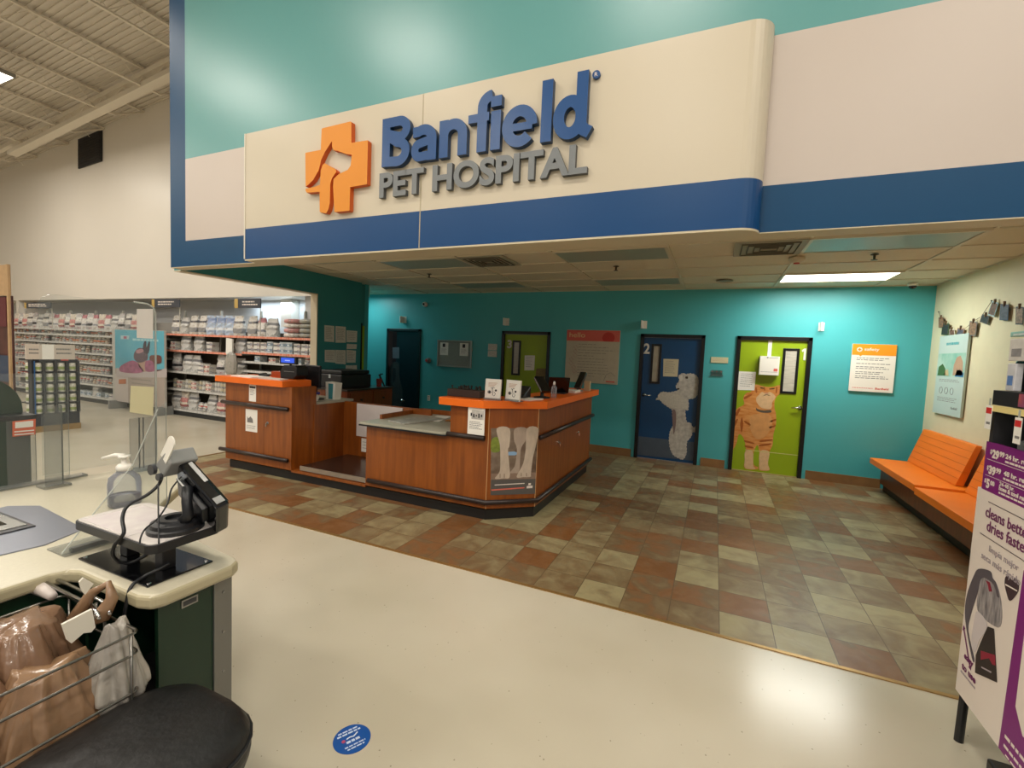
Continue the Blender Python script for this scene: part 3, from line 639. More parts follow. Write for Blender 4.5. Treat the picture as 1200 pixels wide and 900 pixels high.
sprink(503, 321, 'small ceiling sprinkler head over the bulletin board area'); sprink(722, 312, 'small ceiling sprinkler head between the two unlit panels'); sprink(1025, 298, 'small ceiling sprinkler head right of the smoke detector')
p = on(934, 302, 'z', ZC); o = MB().lathe([(.075,0),(.075,-.025),(.06,-.045),(.03,-.055)], p, 24).build('smoke_detector', mat('cream_plastic','c9bfa4',.5), smooth=True); tag(o, 'round cream smoke detector on the ceiling near the lit panel', 'detector')
MB().lathe([(.03,0),(.028,-.01)], p-Vector((0,0,.052)), 16).build('red_sensor', redprint2, o)
p = on(849, 329, 'z', ZC); o = MB().lathe([(.11,0),(.11,-.006),(.095,-.010),(.09,-.004)], p, 28).build('ceiling_speaker', mat('speaker_grille','8d8670',.6)); tag(o, 'flat round ceiling speaker grille above the cat door', 'speaker')
p = on(1070, 332, 'z', ZC); o = MB().lathe([(.055,0),(.055,-.03),(.05,-.035)], p, 24).build('dome_camera', whitepl, smooth=True); tag(o, 'small dome camera on the ceiling in the right back corner', 'camera'); MB().lathe([(.045,-.03),(.04,-.055),(.02,-.07),(.004,-.073)], p, 20).build('dome', blackg, o, smooth=True)
# ================================================================ RIGHT CREAM WALL
a0, a1, pz0, pz1 = 7.50, 6.78, 1.14, 2.10
t = T('care_poster', 'tall pale blue poster with a photo mounted on the cream wall', 'poster', (XR, 7.14, 1.14))
box('poster_board', (XR-.035, a1, pz0, XR-.01, a0, pz1), mat('pale_blue_print','bccfc9',.5), t, bevel=.002)
box('standoff', (XR-.012, a1+.1, pz0+.1, XR-.0005, a0-.1, pz1-.1), grey, t)
box('photo_print', (XR-.0362, a1+.012, pz0+.46, XR-.035, a0-.02, pz1-.22), mat('green_photo_print','6fb3a0',.5,col2='b7d3c4',scale=4), t)
X_ = XR-.0364
def wp(nm, pts, m): MB().prism([(X_, a0-u*(a0-a1), pz0+v*(pz1-pz0)) for u, v in pts], (-.0008,0,0)).build(nm, m, t)
wp('person_print', [(.62,.62),(.70,.72),(.82,.74),(.92,.66),(.95,.5),(.62,.5)], mat('skin_print','b9977c',.5)); wp('shirt_print', [(.70,.49),(.74,.56),(.86,.57),(.97,.53),(.97,.485),(.70,.485)], mat('blue_shirt_print','2f6da8',.5)); wp('plant_print', [(.06,.49),(.08,.60),(.22,.64),(.33,.58),(.36,.49)], mat('leaf_print','3d6a35',.5)); wp('pet_print', [(.30,.49),(.34,.56),(.44,.57),(.48,.49)], mat('pale_fur_print','c9b98a',.5))
lines_of_text('heading_print', 'x', XR-.035, a0-.2, a1+.2, [pz1-.12], .03, mat('teal_print','3f9aa0',.5), t, .0006, 0, rag=0)
b = MB()
for k in range(3): b.tube([(X_+.0005, a0-.18-.14*k+.04*math.cos(q*PI/6), pz0+.29+.04*math.sin(q*PI/6)) for q in range(12)], .003, 4, closed=True)
b.build('icon_print', ink, t); lines_of_text('print', 'x', XR-.035, a0-.1, a1+.1, [pz0+.42-.02*k for k in range(2)]+[pz0+.2-.02*k for k in range(3)], .006, ink, t, .0006, 0); letters('logo_lettering', 'Banfield', (X_+.001, a1+.24, pz0+.08), (0,-1,0), (-1,0,0), .15, .028, ink, t, .001)
# garland of pet photographs clipped on a string
gp = [(1100,366),(1105,378),(1112,385),(1122,389),(1132,389),(1142,378),(1150,376)]
st = [on(x, y, 'x', XR-.02) for x, y in [(1100,366),(1106,379),(1116,387),(1128,388),(1140,377),(1148,372)]]
gar1 = T('garland_string', 'thin string sagging over the tall pale blue poster', 'string', st[0]); MB().tube(st, .0025, 5).build('string', mat('brown_twine','6a5a44',.8), gar1); MB().lathe([(.008,0),(.008,.01)], st[0], 8).build('pin', inkd, gar1)
st2 = [on(x, y, 'x', XR-.02) for x, y in [(1150,371),(1162,353),(1176,358),(1186,361),(1200,361),(1215,366)]]
gar2 = T('garland_string', 'thin string running along the cream wall further right towards the camera', 'string', st2[0]); MB().tube(st2, .0025, 5).build('string', mat('brown_twine','6a5a44',.8), gar2); MB().lathe([(.008,0),(.008,.01)], st2[1], 8).build('pin', inkd, gar2)
gi = 0
for (x, y, w, h, ang, c, lab) in [(1103,378,6,12,0,'6d4a34','brown photo hung at the left end of the garland'),(1108,386,8,14,8,'4b5a34','dark green photo second from the left on the garland'),(1116,392,6,12,-4,'d8d2c4','white framed photo third on the garland'),(1125,392,8,15,10,'a5806a','tan photo in the dip of the garland above the poster'),(1140,385,9,17,8,'75706c','grey photo at the right corner of the pale blue poster'),(1154,374,9,10,20,'5a4a44','brown photo low at the start of the second garland'),(1164,362,8,17,18,'8fb0b8','pale blue framed photo at the peak of the second garland'),(1177,366,10,19,4,'3e4056','dark blue photo on the second garland'),(1195,370,9,21,2,'3a3a36','dark photo at the right end of the second garland')]:
    a = R(ang); cx, cy = x, y; pts = [(cx+dx*w/2*math.cos(a)-dy*h/2*math.sin(a), cy+dx*w/2*math.sin(a)+dy*h/2*math.cos(a)) for dx, dy in ((-1,1),(1,1),(1,-1),(-1,-1))]
    P = [on(u, v, 'x', XR-.024) for u, v in pts]
    fr = c in ('d8d2c4', '8fb0b8')
    o = flat('garland_photo', P, (-1,0,0), mat('photo_'+c, c, .5, var=.35, scale=25), None, .002); tag(o, lab, 'photo')
    mid = (P[2]+P[3])/2; MB().box(mid.x-.012, mid.y-.008, mid.z-.02, mid.x+.004, mid.y+.008, mid.z+.03).build('clothes_pin', mat('wood_peg','6a533a',.7), o)
    q = [p.lerp(sum(P, Vector())/4, .16) for p in P]; flat('photo_print', q, (-1,0,0), mat('pet_photo_%d' % gi, ['8a6a50','2d2a28','6a4a3a','4c4a58'][gi % 4], .5, var=.5, scale=40), o, .0006, .002); gi += 1
# ================================================================ ORANGE BENCH
bt = T('waiting_bench', 'orange slat-backed waiting bench against the cream right wall', 'bench', (2.3, 6.2, 0))
box('base', (2.16, 4.45, .10, XR-.005, 7.72, .33), wood_dark, bt, bevel=.003); box('plinth', (2.20, 4.45, 0, XR-.005, 7.72, .10), mat('black_kick_plate','141312',.5), bt)
def seat(y0, y1, z, xf, ya=None, yb=None):
    MB().box(xf, y0, z-.075, 2.52, y1, z).build('seat', orange_seat, bt, bevel=.006)
    y0 = ya or y0; y1 = yb or y1; b = MB(); zt = .90; b.prism([(2.40, y0, z+.004), (2.47, y0, z+.004), (2.585, y0, zt), (2.535, y0, zt)], (0, y1-y0, 0)); k = b.build('backrest', orange_seat, bt, bevel=.004)
    g = MB()
    for q in range(1, 6):
        s = q/6; xx = 2.40+(2.535-2.40)*s-.0015; zz = z+.004+(zt-z)*s; g.box(xx-.0012, y0+.004, zz-.0012, xx+.002, y1-.004, zz+.0012)
    g.build('groove', mat('groove_dark_orange','c8600f',.6), k)
seat(6.10, 7.62, .455, 2.0, ya=6.29); seat(4.45, 6.04, .44, 1.985, yb=6.08)
# ================================================================ RECEPTION DESK (one fixed unit)
desk = T('reception_desk', 'large cherry wood reception desk with orange tops and black bumper rails', 'desk', (-3.7, 5.0, 0))
FY = 3.95
toe = mat('black_toe_kick', '191817', .5)
# left tower
MB().box(-5.82, FY, .12, -4.62, 4.32, 1.13).box(-5.82, 4.32, .12, -4.62, 4.95, .895).build('cabinet_panel', wood, desk)
b = MB(); b.zprism([(-5.78,FY+.03),(-1.98,FY+.03),(-1.60,4.31),(-1.60,6.42),(-2.1,6.42),(-2.1,4.8),(-5.78,4.8)], 0, .10); b.build('toe_kick', toe, desk)
box('door_seam', (-5.10, FY-.001, .26, -5.097, FY, .80), mat('seam_dark','4a2410',.7), desk)
# orange top of the left tower
MB().zprism([(-5.93,FY-.07),(-4.70,FY-.07),(-4.70,FY+.36),(-4.95,4.42),(-5.93,4.42)], 1.13, 1.205).build('orange_top', orange, desk, bevel=.003)
# low work surface behind the left tower and the platform niche
box('work_surface', (-5.75, 4.2, .895, -4.625, 5.0, .93), greyl, desk, bevel=.003) if False else None
MB().box(-4.635, 4.28, .12, -4.61, 4.82, .90).build('niche_side_panel', wood, desk)
MB().box(-5.82, 4.321, .895, -4.60, 4.96, .925).build('work_surface', greyl, desk, bevel=.003)
box('niche_back_panel', (-4.62, 4.79, .12, -3.2, 4.83, .905), wood, desk)
box('niche_floor', (-4.62, FY, .10, -3.47, 4.79, .125), wood, desk)
# low middle part
b = MB(); b.box(-3.47, FY, .12, -2.40, 4.9, .80); b.build('cabinet_panel', wood, desk)
MB().zprism([(-3.52,FY-.06),(-2.46,FY-.06),(-2.415,FY-.03),(-2.40,FY+.02),(-2.40,4.95),(-3.49,4.95)], .80, .835, 0).build('work_surface', [greyl], desk, bevel=.004)
MB().zprism([(-3.525,FY-.064),(-2.455,FY-.064),(-2.412,FY-.034),(-2.397,FY+.02),(-2.40,4.95),(-3.495,4.95)], .795, .812).build('surface_edge', black, desk)
MB().box(-3.50, 4.2, .80, -3.47, 5.0, .885).build('wood_riser', wood, desk); MB().box(-3.50, 4.99, .80, -2.45, 5.03, .885).build('wood_riser', wood, desk)
# high part with the cut corner
C1 = (-1.965, FY); C2 = (-1.575, 4.27); C3 = (-1.575, 6.42)
b = MB(); b.zprism([(-2.40,FY),C1,C2,C3,(-1.95,6.42),(-1.95,4.75),(-2.40,4.75)], .12, 1.115); b.build('cabinet_panel', wood, desk)
b = MB(); b.box(C1[0]-.004, FY-.004, .12, C1[0]+.002, FY+.004, 1.113); b.box(C2[0]-.003, C2[1]-.004, .12, C2[0]+.003, C2[1]+.004, 1.113); b.build('corner_edge_trim', mat('pale_edge_trim','c79a68',.4), desk)
S_ = [(-2.50,FY-.07),(-2.0,FY-.07),(-1.50,4.30),(-1.50,6.50),(-1.98,6.50),(-1.98,4.50),(-2.2,4.36),(-2.50,4.36)]
MB().zprism(S_, 1.115, 1.19).build('orange_top', orange, desk, bevel=.003)
def rail(path, z, h=.05, d=.035):
    b = MB(); pts = [(p[0], p[1], z) for p in path]; b.tube(pts, h/2, 10); return b.build('bumper_rail', bumper, desk, smooth=True)
e = .022
rail([(-5.86,FY-e),(-4.66,FY-e)], .865); rail([(-5.90,FY-e),(-4.66,FY-e)], .24)
rail([(-2.42,FY-e),(-2.0,FY-e)], .82); rail([(C2[0]+e, C2[1]+.02),(C3[0]+e, C3[1]+.02)], .825)
rail([(-3.42,FY-e),(C1[0]+.005,FY-e),(C2[0]+e,C2[1]-.01),(C3[0]+e,C3[1]+.02)], .19)
for x, y, n in [(-4.95+.0, FY, 'y'),(-1.575,4.95,'x'),(-1.575,5.75,'x')]:
    b = MB()
    if n == 'y': b.lathe([(.018,0),(.018,.006),(.008,.01),(.008,.022)], (-5.03,FY,.66), 14, M=Matrix.Rotation(R(90),3,'X')); b.tube([(-5.03,FY-.022,.66),(-5.035,FY-.024,.62)], .007, 6)
    else: b.lathe([(.018,0),(.018,.006),(.008,.01),(.008,.022)], (x,y,.67), 14, M=Matrix.Rotation(R(90),3,'Y')); b.tube([(x+.022,y,.67),(x+.024,y-.01,.63)], .007, 6)
    b.build('lock', chrome, desk)
# scale platform in the niche
t = T('floor_scale', 'low steel pet scale platform lying in the desk niche', 'scale', (-4.0, 4.35, .125)); box('platform', (-4.50, FY+.04, .15, -3.49, 4.76, .19), mat('scale_steel','5c4a40',.22,.75,var=.08), t, bevel=.004); box('front_edge', (-4.51, FY+.03, .135, -3.485, FY+.045, .188), mat('aluminium_edge','b5ab9c',.3,.7), t)
for x in (-4.4,-3.6): box('foot', (x-.03, FY+.1, .125, x+.03, 4.6, .15), black, t)
o = box('hanging_sheet', (-4.37, 4.775, .455, -3.62, 4.788, .895), mat('white_board','ddd6d4',.4)); tag(o, 'large white sheet hanging on the back panel of the desk niche', 'sheet')
o = box('paper_note', (-4.28, 4.777, .25, -4.09+.02, 4.788, .43), paper); tag(o, 'small white note below the large sheet in the desk niche', 'note'); lines_of_text('print','y',4.777,-4.26,-4.1,[.38,.34,.30],.006,ink,o,.0005,0)
# papers on the desk front
def dsheet(x0, x1, z0, z1, lab, y=FY, nm='taped_sheet'):
    o = box(nm, (x0, y-.0015, z0, x1, y-.0002, z1), paper); tag(o, lab, 'notice'); return o
P0 = on(292, 450.5, 'y', FY); P1 = on(300, 471, 'y', FY)
o = dsheet(P0.x, P1.x, P1.z, P0.z, 'narrow white slip taped above the rail of the left desk tower'); box('print_heading', (P0.x+.01,FY-.0022,P0.z-.045,P1.x-.01,FY-.0015,P0.z-.02), inkd, o); lines_of_text('print','y',FY-.0015,P0.x+.015,P1.x-.015,[P0.z-.07-.02*k for k in range(4)],.006,ink,o,.0005,0)
P0 = on(288, 479, 'y', FY); P1 = on(301.5, 507, 'y', FY)
o = dsheet(P0.x, P1.x, P1.z, P0.z, 'white sheet with a small animal picture taped below the rail of the left desk tower')
MB().prism([(P0.x+.03,FY-.0015,P0.z-.17),(P0.x+.03,FY-.0015,P0.z-.09),(P0.x+.05,FY-.0015,P0.z-.12),(P0.x+.09,FY-.0015,P0.z-.09),(P0.x+.13,FY-.0015,P0.z-.12),(P0.x+.14,FY-.0015,P0.z-.17)], (0,-.0006,0)).build('animal_print', ink, o); lines_of_text('print','y',FY-.0015,P0.x+.02,P1.x-.02,[P0.z-.21-.018*k for k in range(3)],.005,ink,o,.0005,0)
P0 = on(549, 478, 'y', FY-.045); P1 = on(571, 511, 'y', FY-.045)
t = T('leaflet_sheet', 'white leaflet with a dog photo standing on the rail below the orange top', 'leaflet', (-2.1, FY-.04, P1.z))
box('sheet', (P0.x, FY-.05, P1.z, -1.99, FY-.046, 1.112), paper, t); box('photo_print', (P0.x+.04, FY-.0505, P1.z+.15, -2.0, FY-.05, 1.09), mat('grey_dog_photo','9a9690',.5,col2='d8d4cc',scale=14), t)
b = MB(); 
for k in range(5): b.box(P0.x+.03+.028*k, FY-.0512, 1.03-.012*(k%2), P0.x+.045+.028*k, FY-.0505, 1.06-.008*(k%3))
b.build('dark_lettering_print', inkd, t); lines_of_text('print','y',FY-.05,P0.x+.02,-2.01,[P1.z+.12-.016*k for k in range(5)],.006,ink,t,.0005,0)
# poster on the diagonal corner
c1 = Vector((C1[0], C1[1], 0)); c2 = Vector((C2[0], C2[1], 0)); du = (c2-c1).normalized(); dn = Vector((du.y, -du.x, 0))
def dp(px, py): return onp(565+px/10, 495+py/10, c1, dn)
t = T('paw_poster', 'poster of white dog legs on the slanted corner of the desk', 'poster', c1.lerp(c2,.5)+Vector((0,0,.3)))
def dflat(nm, pts, m, lift, th=.0006): return flat(nm, [dp(x, y) for x, y in (smoothed(pts) if nm in ('leg_print','foliage_print') else pts)], dn, m, t, th, lift)
dflat('poster_sheet', [(105,68),(665,66),(622,835),(98,852)], mat('dim_photo_background','5b4636',.35,col2='8a7a6a',scale=9), .0005, .002)
dflat('foliage_print', [(112,200),(190,180),(210,330),(108,340)], mat('foliage_print','7b8a35',.4,var=.3,scale=30), .0026)
dflat('ground_print', [(106,600),(636,585),(632,660),(104,672)], mat('ground_print','8a7464',.4,var=.1,scale=20), .0026)
dflat('caption_band', [(104,672),(632,660),(622,835),(98,852)], mat('grey_caption_band','5a5652',.4), .0026)
lg = mat('dog_leg_print','c3b3a0',.45,var=.12,scale=22,stretch=(1,1,.4)); lg2 = mat('dog_leg_print_back','ab9a8a',.45,var=.12,scale=22,stretch=(1,1,.4))
dflat('leg_print', [(385,70),(520,70),(512,200),(460,290),(445,400),(432,575),(380,592),(325,588),(378,515),(400,400),(405,300),(372,200)], lg2, .0034)
dflat('leg_print', [(170,70),(320,70),(318,270),(302,320),(315,480),(322,640),(250,655),(148,658),(205,570),(212,400),(205,250)], lg, .0034)
dflat('leg_print', [(525,70),(657,70),(632,250),(592,420),(570,600),(566,635),(480,640),(402,636),(480,480),(510,300)], lg, .0040)
for q in [[(205,600),(212,600),(212,650),(205,650)],[(255,600),(262,600),(262,650),(255,650)],[(455,590),(462,590),(460,632),(452,632)],[(515,590),(522,590),(522,632),(514,632)]]: dflat('toe_line_print', q, mat('toe_shadow_print','7d6a5a',.5), .0048)
dflat('blue_reflection_patch', [(305,345),(375,340),(440,362),(380,385),(305,385)], mat('blue_reflection_patch','86a8c8',.4), .0032)  # blue reflection on the poster, painted as a flat coloured patch
dflat('caption_print', [(145,728),(495,708),(495,718),(145,738)], kwhite, .0034); dflat('red_caption_print', [(108,785),(495,758),(495,770),(108,800)], mat('coral_print','e0705c',.5), .0034)
dflat('logo_print', [(522,745),(590,738),(588,768),(520,772)], kwhite, .0034); dflat('logo_mark_print', [(542,712),(570,710),(568,732),(540,734)], kwhite, .0034)
# ---- things on the high orange top
ZT = 1.19
t = T('planter_tray', 'low dark brown planter tray on the left end of the orange top', 'planter', (-2.36, 4.1, ZT)); b = MB(); b.box(-2.50,4.03,ZT,-2.12,4.17,ZT+.075); b.build('tray', mat('dark_brown_planter','3b2a22',.6), t, bevel=.005)
b = MB()
for k in range(26): x = -2.48+.34*random.random(); y = 4.05+.1*random.random(); b.tube([(x,y,ZT+.07),(x+random.uniform(-.012,.012),y,ZT+.09+.03*random.random())], [.007,.010], 5)
b.build('succulent_tufts', mat('dark_succulent','2b2a24',.7,var=.3), t)
def brochure(px0, px1, y, lab, rz=0, tilt=-.07):
    a = on(px0, 468, 'y', y); c = on(px1, 468, 'y', y); w = c.x-a.x; z1 = .205
    t = T('brochure_holder', lab, 'brochure', ((a.x+c.x)/2, y, ZT)); M = Matrix.Rotation(tilt, 4, 'X')
    b = MB(); b.box(-w/2, -.006, .004, w/2, .014, z1); [setattr(v, 'xyz', (M@v).xyz) for v in b.v]; b.v = [v+Vector(t.location) for v in b.v]; s = b.build('brochure', paper, t)
    b = MB(); b.box(-w/2-.004, .0, 0, w/2+.004, .06, .006); b.box(-w/2-.004,-.02,0,w/2+.004,-.012,.02); b.v = [v+Vector(t.location) for v in b.v]; b.build('clear_stand', clear_leg, t)
    def L(v): return Vector(t.location)+(M@Vector((v[0], -.0066, v[1])))
    b = MB(); b.tube([L((-.012,.075)),(L((-.03,.062))),(L((-.05,.066))),L((-.052,.082)),L((-.035,.09)),L((-.02,.08))], .0028, 5, closed=True)
    b.tube([L((.018,.12)),L((0,.125)),L((-.004,.1)),L((.006,.075)),L((0,.05)),L((.02,.04)),L((.032,.06)),L((.02,.08))], .0025, 5); b.tube([L((-.02,.12)),L((-.006,.112)),L((-.004,.1))], .0025, 5); b.lathe([(.011,0),(.011,.002)], L((.035,.095)), 12, M=Matrix.Rotation(R(90),3,'X')); b.lathe([(.010,0),(.010,.002)], L((-.035,.075)), 12, M=Matrix.Rotation(R(90),3,'X'))
    b.build('stethoscope_print', inkd, t)
    b = MB()
    for k in range(4): b.prism([L((-w*.3,.165-.011*k)),L((w*.28-.01*k,.165-.011*k)),L((w*.28-.01*k,.169-.011*k)),L((-w*.3,.169-.011*k))], (0,-.0006,0))
    b.build('heading_print', mat('faint_orange_ink','c9a58c',.7), t); t.rotation_euler = (0,0,rz)
brochure(568, 586, 4.02, 'left of the two white brochures with a stethoscope drawing on the orange top')
brochure(591, 610, 4.06, 'right of the two white brochures with a stethoscope drawing on the orange top', rz=-.25)
o = MB().zprism([(-1.78,4.20),(-1.66,4.22),(-1.60,4.45),(-1.84,4.45)], ZT, ZT+.012).build('paper_stack', paper); tag(o, 'white papers lying beside the black phone console on the orange top', 'papers')
def terminal(x, y, rz, lab, s=1.0):    # card reader on a stand, seen from behind
    t = T('card_terminal', lab, 'card reader', (x, y, ZT)); b = MB(); b.lathe([(.07*s,0),(.07*s,.012),(.03*s,.02)], (x,y,ZT), 20); b.tube([(x,y,ZT+.015),(x,y+.01,ZT+.07*s)], .016*s, 8); b.build('stand', black, t, smooth=False)
    b = MB(); M = Matrix.Rotation(rz, 4, 'Z') @ Matrix.Rotation(R(-50), 4, 'X'); b.box(-.045*s,-.02,-.09*s,.045*s,.02,.09*s); b.v = [(M@v)+Vector((x,y,ZT+.115*s)) for v in b.v]; bd = b.build('reader_body', blackg, t, bevel=.006)
    b = MB(); b.box(-.047*s,-.008,-.085*s,-.045*s,.004,.085*s); b.v = [(M@v)+Vector((x,y,ZT+.115*s)) for v in b.v]; b.build('silver_trim', chrome, t); b = MB(); b.box(.045*s,-.008,-.085*s,.047*s,.004,.085*s); b.v = [(M@v)+Vector((x,y,ZT+.115*s)) for v in b.v]; b.build('silver_trim', chrome, t)
terminal(-1.68, 4.62, .9, 'black card reader with silver trim next to the spray bottle on the orange top', 1.25)
t = T('desk_phone', 'dark desk phone heap behind the papers on the orange top', 'phone', (-1.86, 4.42, ZT)); b = MB(); b.prism([(-1.98,4.30,ZT),(-1.98,4.50,ZT),(-1.98,4.50,ZT+.13),(-1.98,4.33,ZT+.05)], (.22,0,0)); b.build('phone_body', black, t, bevel=.01)
MB().tube([(-1.95,4.36,ZT+.11),(-1.93,4.42,ZT+.17),(-1.93,4.50,ZT+.17),(-1.95,4.54,ZT+.12)], [.022,.015,.015,.022], 8).build('handset', black, t, smooth=True)
p = (-1.60, 4.78, ZT); t = T('spray_bottle', 'small clear bottle with a white cap on the right edge of the orange top', 'bottle', p); MB().lathe([(.028,0),(.03,.01),(.03,.11),(.012,.135),(.012,.14)], p, 16).build('bottle_body', gel, t, smooth=True); MB().lathe([(.014,.138),(.014,.165),(.006,.18)], p, 12).build('cap', whitepl, t, smooth=True)
t = T('tablet_display', 'black tablet display tilted on the far part of the orange top', 'tablet', (-1.72, 5.45, ZT)); b = MB(); M = Matrix.Rotation(.5,4,'Z')@Matrix.Rotation(R(20),4,'X'); b.box(-.13,-.008,0,.13,.008,.20); b.v = [(M@v)+Vector((-1.74,5.35,ZT+.012)) for v in b.v]; b.build('screen', blackg, t, bevel=.004); MB().box(-1.84,5.30,ZT,-1.64,5.46,ZT+.014).build('stand', black, t)
t = T('card_terminal', 'slanted black payment reader at the far end of the orange top', 'card reader', (-1.66, 5.95, ZT)); b = MB(); M = Matrix.Rotation(-.5,4,'Z')@Matrix.Rotation(R(-28),4,'X'); b.box(-.05,-.02,.0,.05,.02,.24); b.v = [(M@v)+Vector((-1.64,5.85,ZT+.04)) for v in b.v]; b.build('reader_body', blackg, t, bevel=.006); MB().tube([(-1.66,5.95,ZT),(-1.66,5.93,ZT+.1)], .014, 8).build('stand', black, t); MB().lathe([(.07,0),(.07,.012)], (-1.66,5.95,ZT), 18).build('base', grey, t)
b = MB(); M = Matrix.Rotation(-.5,4,'Z')@Matrix.Rotation(R(-28),4,'X'); b.box(-.053,-.006,.0,-.049,.006,.24); b.v = [(M@v)+Vector((-1.64,5.85,ZT+.04)) for v in b.v]; b.build('silver_trim', chrome, t)
o = MB().box(-1.83,5.55,ZT,-1.58,5.80,ZT+.03).build('form_stack', paper); tag(o, 'stack of white forms between the tablet and the far payment reader', 'papers')
o = MB().box(-1.62,6.12,ZT,-1.54,6.16,ZT+.13).build('card_stand', mat('pale_yellow_card','d9c9a0',.7)); tag(o, 'small yellow card standing at the far right end of the orange top', 'card')
# ---- things on the low surfaces
o = MB().prism([(-3.30,4.10,.838),(-3.02,4.02,.838),(-2.86,4.62,.838),(-3.16,4.70,.838)], (0,0,.012)).build('magazine', mat('magazine_cover','a9a69c',.3,var=.3,scale=18)); tag(o, 'open grey magazine lying on the low grey desk surface', 'magazine')
o = MB().prism([(-3.02,4.40,.838),(-2.84,4.44,.838),(-2.95,4.86,.838),(-3.12,4.82,.838)], (0,0,.006)).build('loose_sheet', paper); tag(o, 'white loose sheet beside the grey magazine on the low desk surface', 'papers')
b = MB()
for q in range(5): a = q*1.26; b.tube([(-2.74,4.56,.845),(-2.74+.05*math.cos(a),4.56+.05*math.sin(a),.85),(-2.74+.09*math.cos(a),4.56+.08*math.sin(a),.842)], [.016,.012,.006], 6)
o = b.build('toy_starfish', mat('ochre_toy','a5713a',.7,var=.15), smooth=True); tag(o, 'small ochre star shaped toy on the low grey desk surface', 'toy')
# ---- left tower items
ZL = 1.205
t = T('customer_display', 'small customer display with a lit blue screen on the left orange top', 'display', (-4.93, 4.2, ZL)); box('screen_body', (-5.08, 4.15, 1.395, -4.79, 4.19, 1.49), black, t, bevel=.006); MB().box(-5.05,4.147,1.415,-4.82,4.151,1.475).build('screen', mat('blue_screen','2e55d8',.3,emit=.8), t); box('text_print', (-4.98,4.145,1.437,-4.89,4.147,1.449), mat('screen_text','9db4f2',.5,emit=.6), t); MB().tube([(-4.93,4.19,1.40),(-4.93,4.22,ZL+.01)], .015, 8).build('pole', black, t)
t = T('cash_register', 'rounded black receipt printer under the blue display on the left orange top', 'printer', (-4.90, 4.25, ZL)); b = MB(); b.prism([(-5.09,4.17,ZL),(-4.86,4.17,ZL),(-4.80,4.17,1.25),(-4.80,4.17,1.36),(-4.84,4.17,1.385),(-5.04,4.17,1.38),(-5.10,4.17,1.30)], (0,.18,0)); b.build('printer_body', black, t, bevel=.015, seg=3); box('paper_slot', (-5.02, 4.165, 1.30, -4.84, 4.171, 1.306), grey, t)
t = T('computer_monitor', 'black computer monitor seen from behind at the right of the left tower', 'monitor', (-4.80, 4.55, .925)); b = MB(); b.prism([(-5.0,4.42,1.10),(-4.77,4.62,1.08),(-4.80,4.62,1.40),(-5.03,4.42,1.40)], (.02,-.03,0)); b = MB(); b.box(-5.06,4.46,1.09,-4.72,4.50,1.385); b.build('screen_shell', black, t, bevel=.012); MB().tube([(-4.89,4.51,1.2),(-4.89,4.56,1.1),(-4.89,4.56,.94)], .022, 8).build('neck', black, t); MB().lathe([(.11,0),(.11,.012),(.03,.02)], (-4.89,4.56,.925), 20).build('base', black, t)
t = T('hand_tool', 'dark stapler lying on the left orange top', 'stapler', (-5.45,4.2,ZL)); b = MB(); b.prism([(-5.53,4.18,ZL),(-5.36,4.18,ZL),(-5.35,4.18,ZL+.02),(-5.42,4.18,ZL+.055),(-5.48,4.18,ZL+.045)], (0,.05,0)); b.build('stapler_body', black, t, bevel=.006)
o = MB().prism([(-5.72,3.95,ZL),(-5.30,3.92,ZL),(-5.22,4.16,ZL),(-5.70,4.2,ZL)], (0,0,.012)).build('paper_stack', paper); tag(o, 'flat white papers on the front left of the left orange top', 'papers')
o = MB().prism([(-5.22,3.96,ZL),(-4.82,3.95,ZL),(-4.86,4.10,ZL),(-5.18,4.12,ZL)], (0,0,.01)).build('paper_stack', papergrey); tag(o, 'flat printed papers in front of the black receipt printer', 'papers')
o = box('wood_riser_box', (-5.42, 4.3, ZL, -5.16, 4.42, ZL+.075), mat('red_brown_box','b0481c',.5), bevel=.003); tag(o, 'red-brown low box behind the papers on the left orange top', 'box')
t = T('paper_bin', 'white carton with a teal stripe beside the monitor on the low surface', 'carton', (-4.72, 4.72, .925)); b = MB(); b.prism([(-4.83,4.68,.925),(-4.68,4.68,.925),(-4.66,4.68,1.15),(-4.84,4.68,1.16)], (0,.12,0)); b.build('carton_body', whitepl, t); MB().prism([(-4.78,4.678,.93),(-4.71,4.678,.93),(-4.70,4.678,1.14),(-4.785,4.678,1.14)], (0,-.001,0)).build('teal_stripe', mat('teal_stripe_print','3e8c94',.5), t)
t = T('label_roll', 'white tape roll in a purple holder at the edge of the low surface', 'tape roll', (-4.70,4.36,.925)); MB().lathe([(.05,-.03),(.05,.03)], (-4.70,4.36,.977), 20, M=Matrix.Rotation(R(90),3,'Y')).build('roll', whitepl, t, smooth=False); box('holder', (-4.76,4.33,1.02,-4.64,4.40,1.05), mat('purple_holder','34307a',.5), t, bevel=.005)
